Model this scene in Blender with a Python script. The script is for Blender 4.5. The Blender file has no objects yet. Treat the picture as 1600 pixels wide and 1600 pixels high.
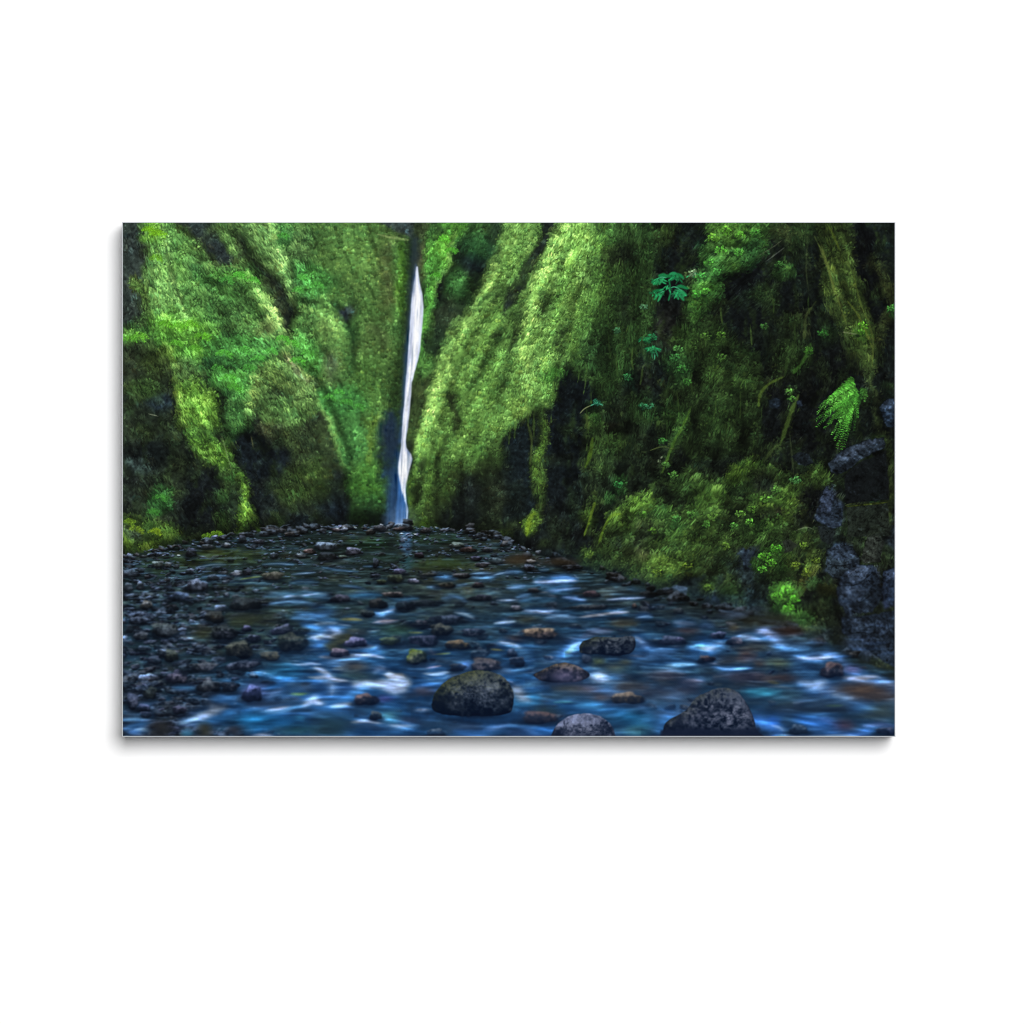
import bpy, math, random
import numpy as np

# ------------------------------------------------------------------ camera, lamp, exposure
C = bpy.context.scene
PX = 0.0005                      # one photo pixel = half a millimetre, 1600 px = 0.8 m
W_M, H_M = 1206 * PX, 802 * PX   # printed area 603 x 401 mm
DEPTH = 0.034                    # the stretched canvas stands 34 mm off the wall
CX, CZ = (192 + 603 - 800) * PX, (800 - (348 + 401)) * PX

cam = bpy.data.cameras.new('camera')
cam.lens = 200; cam.sensor_width = 36; cam.clip_start = 0.05; cam.clip_end = 60
co = bpy.data.objects.new('camera', cam); C.collection.objects.link(co)
D_CAM = 0.8 * 200 / 36 + DEPTH
co.location = (0, -D_CAM, 0); co.rotation_euler = (math.radians(90), 0, 0)
C.camera = co

w = bpy.data.worlds.new('World'); C.world = w; w.use_nodes = True
w.node_tree.nodes['Background'].inputs[0].default_value = (1, 1, 1, 1)
w.node_tree.nodes['Background'].inputs[1].default_value = 0.02

# one big studio softbox, up and to the right behind the camera
la = bpy.data.lights.new('softbox', 'AREA'); la.shape = 'DISK'; la.size = 6.6; la.energy = 1500; la.color = (1, 1, 1)
lo = bpy.data.objects.new('softbox', la); C.collection.objects.link(lo)
ldir = np.array([0.20, -1.0, 0.26]); lpos = ldir * 10.2
lo.location = lpos
from mathutils import Vector
lo.rotation_euler = Vector(-ldir).to_track_quat('-Z', 'Y').to_euler()

C.view_settings.view_transform = 'Standard'; C.view_settings.look = 'None'
C.view_settings.exposure = 0; C.view_settings.gamma = 1; C.view_settings.use_curve_mapping = False
C.cycles.filter_width = 1.1        # keep the fine print crisp
# ------------------------------------------------------------------ helpers
def node_mat(name, col, rough=.9, spec=.05):
    m = bpy.data.materials.new(name); m.use_nodes = True
    b = m.node_tree.nodes['Principled BSDF']
    b.inputs['Base Color'].default_value = (*col, 1); b.inputs['Roughness'].default_value = rough
    b.inputs['Specular IOR Level'].default_value = spec
    return m, m.node_tree, b

def mesh_obj(name, verts, faces, mat, parent=None):
    me = bpy.data.meshes.new(name); me.from_pydata(verts, [], faces); me.update()
    me.materials.append(mat)
    o = bpy.data.objects.new(name, me); C.collection.objects.link(o); o.parent = parent
    return o

# ------------------------------------------------------------------ the white wall
m, nt, b = node_mat('white wall paint', (.93, .93, .93), .95, .02)
tc = nt.nodes.new('ShaderNodeTexCoord'); nz = nt.nodes.new('ShaderNodeTexNoise'); nz.inputs['Scale'].default_value = 90
bp = nt.nodes.new('ShaderNodeBump'); bp.inputs['Strength'].default_value = .03; bp.inputs['Distance'].default_value = .0005
nt.links.new(tc.outputs['Object'], nz.inputs['Vector']); nt.links.new(nz.outputs['Fac'], bp.inputs['Height'])
nt.links.new(bp.outputs['Normal'], b.inputs['Normal'])
x, z, t = 3.2, 2.4, .12
wall = mesh_obj('wall', [(-x, 0, -z), (x, 0, -z), (x, 0, z), (-x, 0, z), (-x, t, -z), (x, t, -z), (x, t, z), (-x, t, z)],
                [(0, 1, 2, 3), (5, 4, 7, 6), (4, 0, 3, 7), (1, 5, 6, 2), (3, 2, 6, 7), (4, 5, 1, 0)], m)
wall['kind'] = 'structure'; wall['label'] = 'plain white wall behind the canvas print'

# ------------------------------------------------------------------ the printed picture
# Drawn here stroke by stroke (areas, brush strokes, leaves, pebbles), one sample per photo pixel.
PW, PH = 1206, 802
OX, OY = 192.0, 348.0
rng = np.random.default_rng(7)
YY, XX = np.mgrid[0:PH, 0:PW].astype(np.float32)

def hexc(s):
    return np.array([int(s[i:i + 2], 16) for i in (0, 2, 4)], np.float32) / 255

def vnoise(sx, sy, seed, ang=0.0, X=None, Y=None):
    """smooth value noise in -1..1 with cell size sx, sy turned by ang"""
    r = np.random.default_rng(seed)
    X = XX if X is None else X; Y = YY if Y is None else Y
    c, s = math.cos(ang), math.sin(ang)
    u = (X * c + Y * s) / sx; v = (-X * s + Y * c) / sy
    u = u - u.min() + 1; v = v - v.min() + 1
    g = r.uniform(-1, 1, (int(v.max()) + 3, int(u.max()) + 3)).astype(np.float32)
    iu = u.astype(np.int32); iv = v.astype(np.int32); fu = u - iu; fv = v - iv
    fu = fu * fu * (3 - 2 * fu); fv = fv * fv * (3 - 2 * fv)
    return ((g[iv, iu] * (1 - fu) + g[iv, iu + 1] * fu) * (1 - fv) +
            (g[iv + 1, iu] * (1 - fu) + g[iv + 1, iu + 1] * fu) * fv)

def blur(a, s):
    r = max(1, int(3 * s)); k = np.exp(-0.5 * (np.arange(-r, r + 1) / s) ** 2); k = (k / k.sum()).astype(np.float32)
    for ax in (0, 1):
        p = [(0, 0)] * a.ndim; p[ax] = (r, r)
        b = np.pad(a, p, mode='edge'); o = np.zeros_like(a)
        for i, kk in enumerate(k):
            o += kk * (b[i:i + a.shape[0]] if ax == 0 else b[:, i:i + a.shape[1]])
        a = o
    return a

RAG = 0.45 * vnoise(26, 26, 1) + 0.35 * vnoise(11, 11, 2) + 0.4 * vnoise(5, 5, 3)
SOFT = [.6, .85, .6, .6]        # edge softness and raggedness of blobs and strokes
img = np.zeros((PH, PW, 3), np.float32)

def box(x0, y0, x1, y1):
    return max(0, int(x0)), max(0, int(y0)), min(PW, int(x1) + 2), min(PH, int(y1) + 2)

def lay(b, al, col, a):
    al = (np.clip(al, 0, 1) * a)[..., None]
    img[b[1]:b[3], b[0]:b[2]] = img[b[1]:b[3], b[0]:b[2]] * (1 - al) + col * al

def sstep(d, bl):
    t = np.clip(d / (2 * bl) + .5, 0, 1)
    return t * t * (3 - 2 * t)

def segdist(X, Y, p, q):
    d = q - p; L = float(d @ d) + 1e-9
    t = np.clip(((X - p[0]) * d[0] + (Y - p[1]) * d[1]) / L, 0, 1)
    return np.hypot(X - p[0] - t * d[0], Y - p[1] - t * d[1]), t

def poly(P, col, bl=3.0, rag=4.0, a=1.0):
    m = 2 * bl + rag + 2
    b = box(*(P.min(0) - m), *(P.max(0) + m))
    if b[2] <= b[0] or b[3] <= b[1]: return
    X = XX[b[1]:b[3], b[0]:b[2]]; Y = YY[b[1]:b[3], b[0]:b[2]]
    D = np.full(X.shape, 1e9, np.float32); ins = np.zeros(X.shape, bool)
    for i in range(len(P)):
        p, q = P[i - 1], P[i]
        D = np.minimum(D, segdist(X, Y, p, q)[0])
        if p[1] != q[1]:
            ins ^= ((p[1] > Y) != (q[1] > Y)) & (X < (q[0] - p[0]) * (Y - p[1]) / (q[1] - p[1]) + p[0])
    sd = np.where(ins, D, -D) + rag * RAG[b[1]:b[3], b[0]:b[2]]
    lay(b, sstep(sd, bl), col, a)

def blob(x0, y0, x1, y1, col, bl=None, rag=None, a=1.0, ang=0.0):
    cx, cy, rx, ry = (x0 + x1) / 2, (y0 + y1) / 2, abs(x1 - x0) / 2, abs(y1 - y0) / 2
    m = min(rx, ry); bl = (m * SOFT[0] if bl is None else bl); rag = min(m * SOFT[1], 9) if rag is None else rag
    R = max(rx, ry) * 1.15 + bl + rag
    b = box(cx - R, cy - R, cx + R, cy + R)
    if b[2] <= b[0] or b[3] <= b[1]: return
    X = XX[b[1]:b[3], b[0]:b[2]] - cx; Y = YY[b[1]:b[3], b[0]:b[2]] - cy
    c, s = math.cos(ang), math.sin(ang); u = (X * c + Y * s) / rx; v = (-X * s + Y * c) / ry
    r = np.sqrt(u * u + v * v)
    sd = (1.06 - r) * m + rag * RAG[b[1]:b[3], b[0]:b[2]]
    lay(b, sstep(sd, max(bl, .4)), col, a)

def smooth(P):
    if len(P) < 3: return P
    Q = np.vstack([2 * P[0] - P[1], P, 2 * P[-1] - P[-2]]); out = []
    for i in range(1, len(Q) - 2):
        for t in np.arange(0, 1, .2):
            a0, a1, a2, a3 = Q[i - 1:i + 3]
            out.append(.5 * (2 * a1 + (a2 - a0) * t + (2 * a0 - 5 * a1 + 4 * a2 - a3) * t * t + (3 * a1 - a0 - 3 * a2 + a3) * t ** 3))
    out.append(P[-1])
    return np.array(out)

def stroke(P, wd, col, bl=None, rag=None, a=1.0, taper=True):
    P = smooth(P); n = len(P) - 1
    h = wd / 2; bl = h * SOFT[2] if bl is None else bl; rag = min(h * SOFT[3], 3) if rag is None else rag
    m = h + 2 * bl + rag + 1
    b = box(*(P.min(0) - m), *(P.max(0) + m))
    if b[2] <= b[0] or b[3] <= b[1]: return
    X = XX[b[1]:b[3], b[0]:b[2]]; Y = YY[b[1]:b[3], b[0]:b[2]]
    S = np.full(X.shape, -1e9, np.float32)
    for i in range(n):
        d, t = segdist(X, Y, P[i], P[i + 1]); g = (i + t) / n
        hw = h * (np.sqrt(np.clip(4 * g * (1 - g), 0, 1)) * .85 + .15) if taper else h
        S = np.maximum(S, hw - d)
    lay(b, sstep(S + rag * RAG[b[1]:b[3], b[0]:b[2]], max(bl, .4)), col, a)

def rock(x0, y0, x1, y1, col, hi='8a90a0', spec=.5, moss=None, ang=0.0, bottom=.25, outline=None, a=1.0):
    """a wet boulder: rounded outline, paler top plane, dark foot, speckled sheen"""
    cx, cy, rx, ry = (x0 + x1) / 2, (y0 + y1) / 2, (x1 - x0) / 2, (y1 - y0) / 2
    b = box(cx - rx * 1.25, cy - ry * 1.4, cx + rx * 1.25, cy + ry * 1.4)
    if b[2] <= b[0] or b[3] <= b[1]: return
    X = XX[b[1]:b[3], b[0]:b[2]] - cx; Y = YY[b[1]:b[3], b[0]:b[2]] - cy
    c, s = math.cos(ang), math.sin(ang); u = (X * c + Y * s) / rx; v = (-X * s + Y * c) / ry
    RG = RAG[b[1]:b[3], b[0]:b[2]]
    q = np.arctan2(v, u); ph = (x0 * 1.7 + y0 * 2.3) % 6.28
    lump = 1 + .10 * np.cos(2 * q + ph) + .10 * np.cos(3 * q + 2.1 * ph) + .07 * np.cos(5 * q + 1.3 * ph) + .05 * np.cos(7 * q + 3 * ph)
    r = np.sqrt(np.abs(u) ** 2.2 + np.where(v < 0, v * v, np.abs(v * 1.02) ** 3)) / lump + (.12 if rx < 14 else .05) * RG
    bl = max(.9, min(2.2, .16 * min(rx, ry)))
    al = sstep((1 - r) * min(rx, ry), bl)
    if outline is not None:
        Q = outline - np.array([cx, cy], np.float32); D = np.full(X.shape, 1e9, np.float32); ins = np.zeros(X.shape, bool)
        for i in range(len(Q)):
            p_, q_ = Q[i - 1], Q[i]
            D = np.minimum(D, segdist(X, Y, p_, q_)[0])
            if p_[1] != q_[1]: ins ^= ((p_[1] > Y) != (q_[1] > Y)) & (X < (q_[0] - p_[0]) * (Y - p_[1]) / (q_[1] - p_[1]) + p_[0])
        al = sstep(np.where(ins, D, -D) + 1.2 * RG, 1.3)
    n1 = TEX1[b[1]:b[3], b[0]:b[2]]; n2 = TEX2[b[1]:b[3], b[0]:b[2]]
    lum = np.clip(.62 - .50 * v - .12 * u + .35 * RG, .10, 1.5)
    base = hexc(col); base = base * .68 + base.mean() * .32 * np.array([.92, 1, 1.12], np.float32)
    face = np.clip((-v - .12 + .55 * RG + .25 * n1) * 2.4, 0, 1)       # pale wet top plane, dark sides
    lum = lum * (.62 + .75 * face)
    base = base + (face * .05)[..., None] * np.array([.7, .95, 1.3], np.float32)
    colr = base * lum[..., None] * (1 + .34 * n1[..., None])
    if moss:
        k = np.clip(-(u * .6 + v * .8) * 1.2 - .3 + .6 * RG, 0, 1)[..., None]
        colr = colr * (1 - k) + hexc(moss) * (.8 + .35 * n1[..., None]) * k
    h = np.clip(.34 + n2 * .42 + RG * .55, 0, 1) * np.clip(1.15 - np.hypot(u - .15, v - .05) * 1.15 + .5 * RG, 0, 1) * spec
    colr = colr * (1 - h[..., None]) + hexc(hi) * h[..., None]
    colr = colr * np.clip(1.5 - (v - .4) * 1.9, bottom, 1)[..., None]
    al = np.clip(al * a, 0, 1)[..., None]
    img[b[1]:b[3], b[0]:b[2]] = img[b[1]:b[3], b[0]:b[2]] * (1 - al) + np.clip(colr, 0, 1) * al

_wx = XX + 3 * vnoise(9, 9, 31); _wy = YY + 3 * vnoise(9, 9, 32)
TEX1 = .6 * vnoise(4, 4, 33, 0, _wx, _wy) + .5 * vnoise(2, 2, 34)
TEX2 = .5 * vnoise(5, 3, 35, .5, _wx, _wy) + .6 * vnoise(2.2, 1.8, 36)

TX, TY = (190, 491, 792, 1095), (345, 547, 749, 950)

def draw(src, only=None, dim=1.0):
    """P area, B blob in a box, S brush stroke, R boulder; T picks the sheet the numbers are measured on"""
    ox, oy, sc = 0.0, 0.0, 1.0
    for ln in src.strip().split('\n'):
        t = ln.split('#')[0].split()
        if not t: continue
        k = t[0]
        if k == 'T':
            if t[1] == 'abs': ox, oy, sc = -OX, -OY, 1.0
            elif t[1] in 'VW': ox, oy, sc = (190 if t[1] == 'V' else 790) - OX, 780 - OY, 610 / 1600
            elif t[1] in 'LR': ox, oy, sc = (190 if t[1] == 'L' else 790) - OX, 345 - OY, 610 / 1600
            else:
                sc = 303 / 1600; ox, oy = TX[int(t[1][0])] - OX, TY[int(t[1][1])] - OY
            continue
        if only and k not in only: continue
        kw = {}; nums = []; col = None; extra = {}
        for q in t[1:]:
            if '=' in q:
                n, v = q.split('=')
                extra[n] = v
            elif col is None: col = q
            else: nums += [float(z) for z in q.split(',')]
        for n, nm in (('b', 'bl'), ('r', 'rag'), ('a', 'a')):
            if n in extra: kw[nm] = float(extra[n])
        if dim < 1: kw['a'] = kw.get('a', 1) * (dim if k != 'S' else dim * .8)
        if k == 'S':
            wd = nums.pop(0) * sc
            P = np.array(nums, np.float32).reshape(-1, 2) * sc + (ox, oy)
            stroke(P, wd, hexc(col), taper=extra.get('t', '1') == '1', **kw)
        else:
            P = np.array(nums, np.float32).reshape(-1, 2) * sc + (ox, oy)
            if k == 'P':
                big = float(np.ptp(P[:, 0]) * np.ptp(P[:, 1])) > 9000
                if only == 'P':                      # first pass: the large masses
                    if big: poly(P, hexc(col), **{'bl': 5.0, 'rag': 7.0, **kw})
                elif not (only == 'PBS ' and big): poly(P, hexc(col), **kw)
            elif k == 'B': blob(*P[0], *P[1], hexc(col), ang=float(extra.get('g', 0)), **kw)
            elif k == 'K':
                P = smooth(np.vstack([P, P[:1]]))[:-1]; lo_, hi_ = P.min(0), P.max(0)
                rock(*lo_, *hi_, col, hi=extra.get('hi', '8a90a0'), spec=float(extra.get('s', .5)), moss=extra.get('m'),
                     bottom=float(extra.get('f', .3)), outline=P)
            elif k == 'R':
                w_, h_ = P[1] - P[0]
                blob(P[0][0] - .12 * w_, P[0][1] + .55 * h_, P[1][0] + .12 * w_, P[1][1] + .22 * h_, hexc('0a0f13'), a=.7, bl=h_ * .16, rag=1)
                rock(*P[0], *P[1], col, a=.6 + .38 * ((P[0][0] * 7.31) % 1), hi=extra.get('hi', '8a90a0'), spec=float(extra.get('s', .5)),
                                moss=extra.get('m'), ang=float(extra.get('g', 0)), bottom=float(extra.get('f', .25)))
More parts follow.
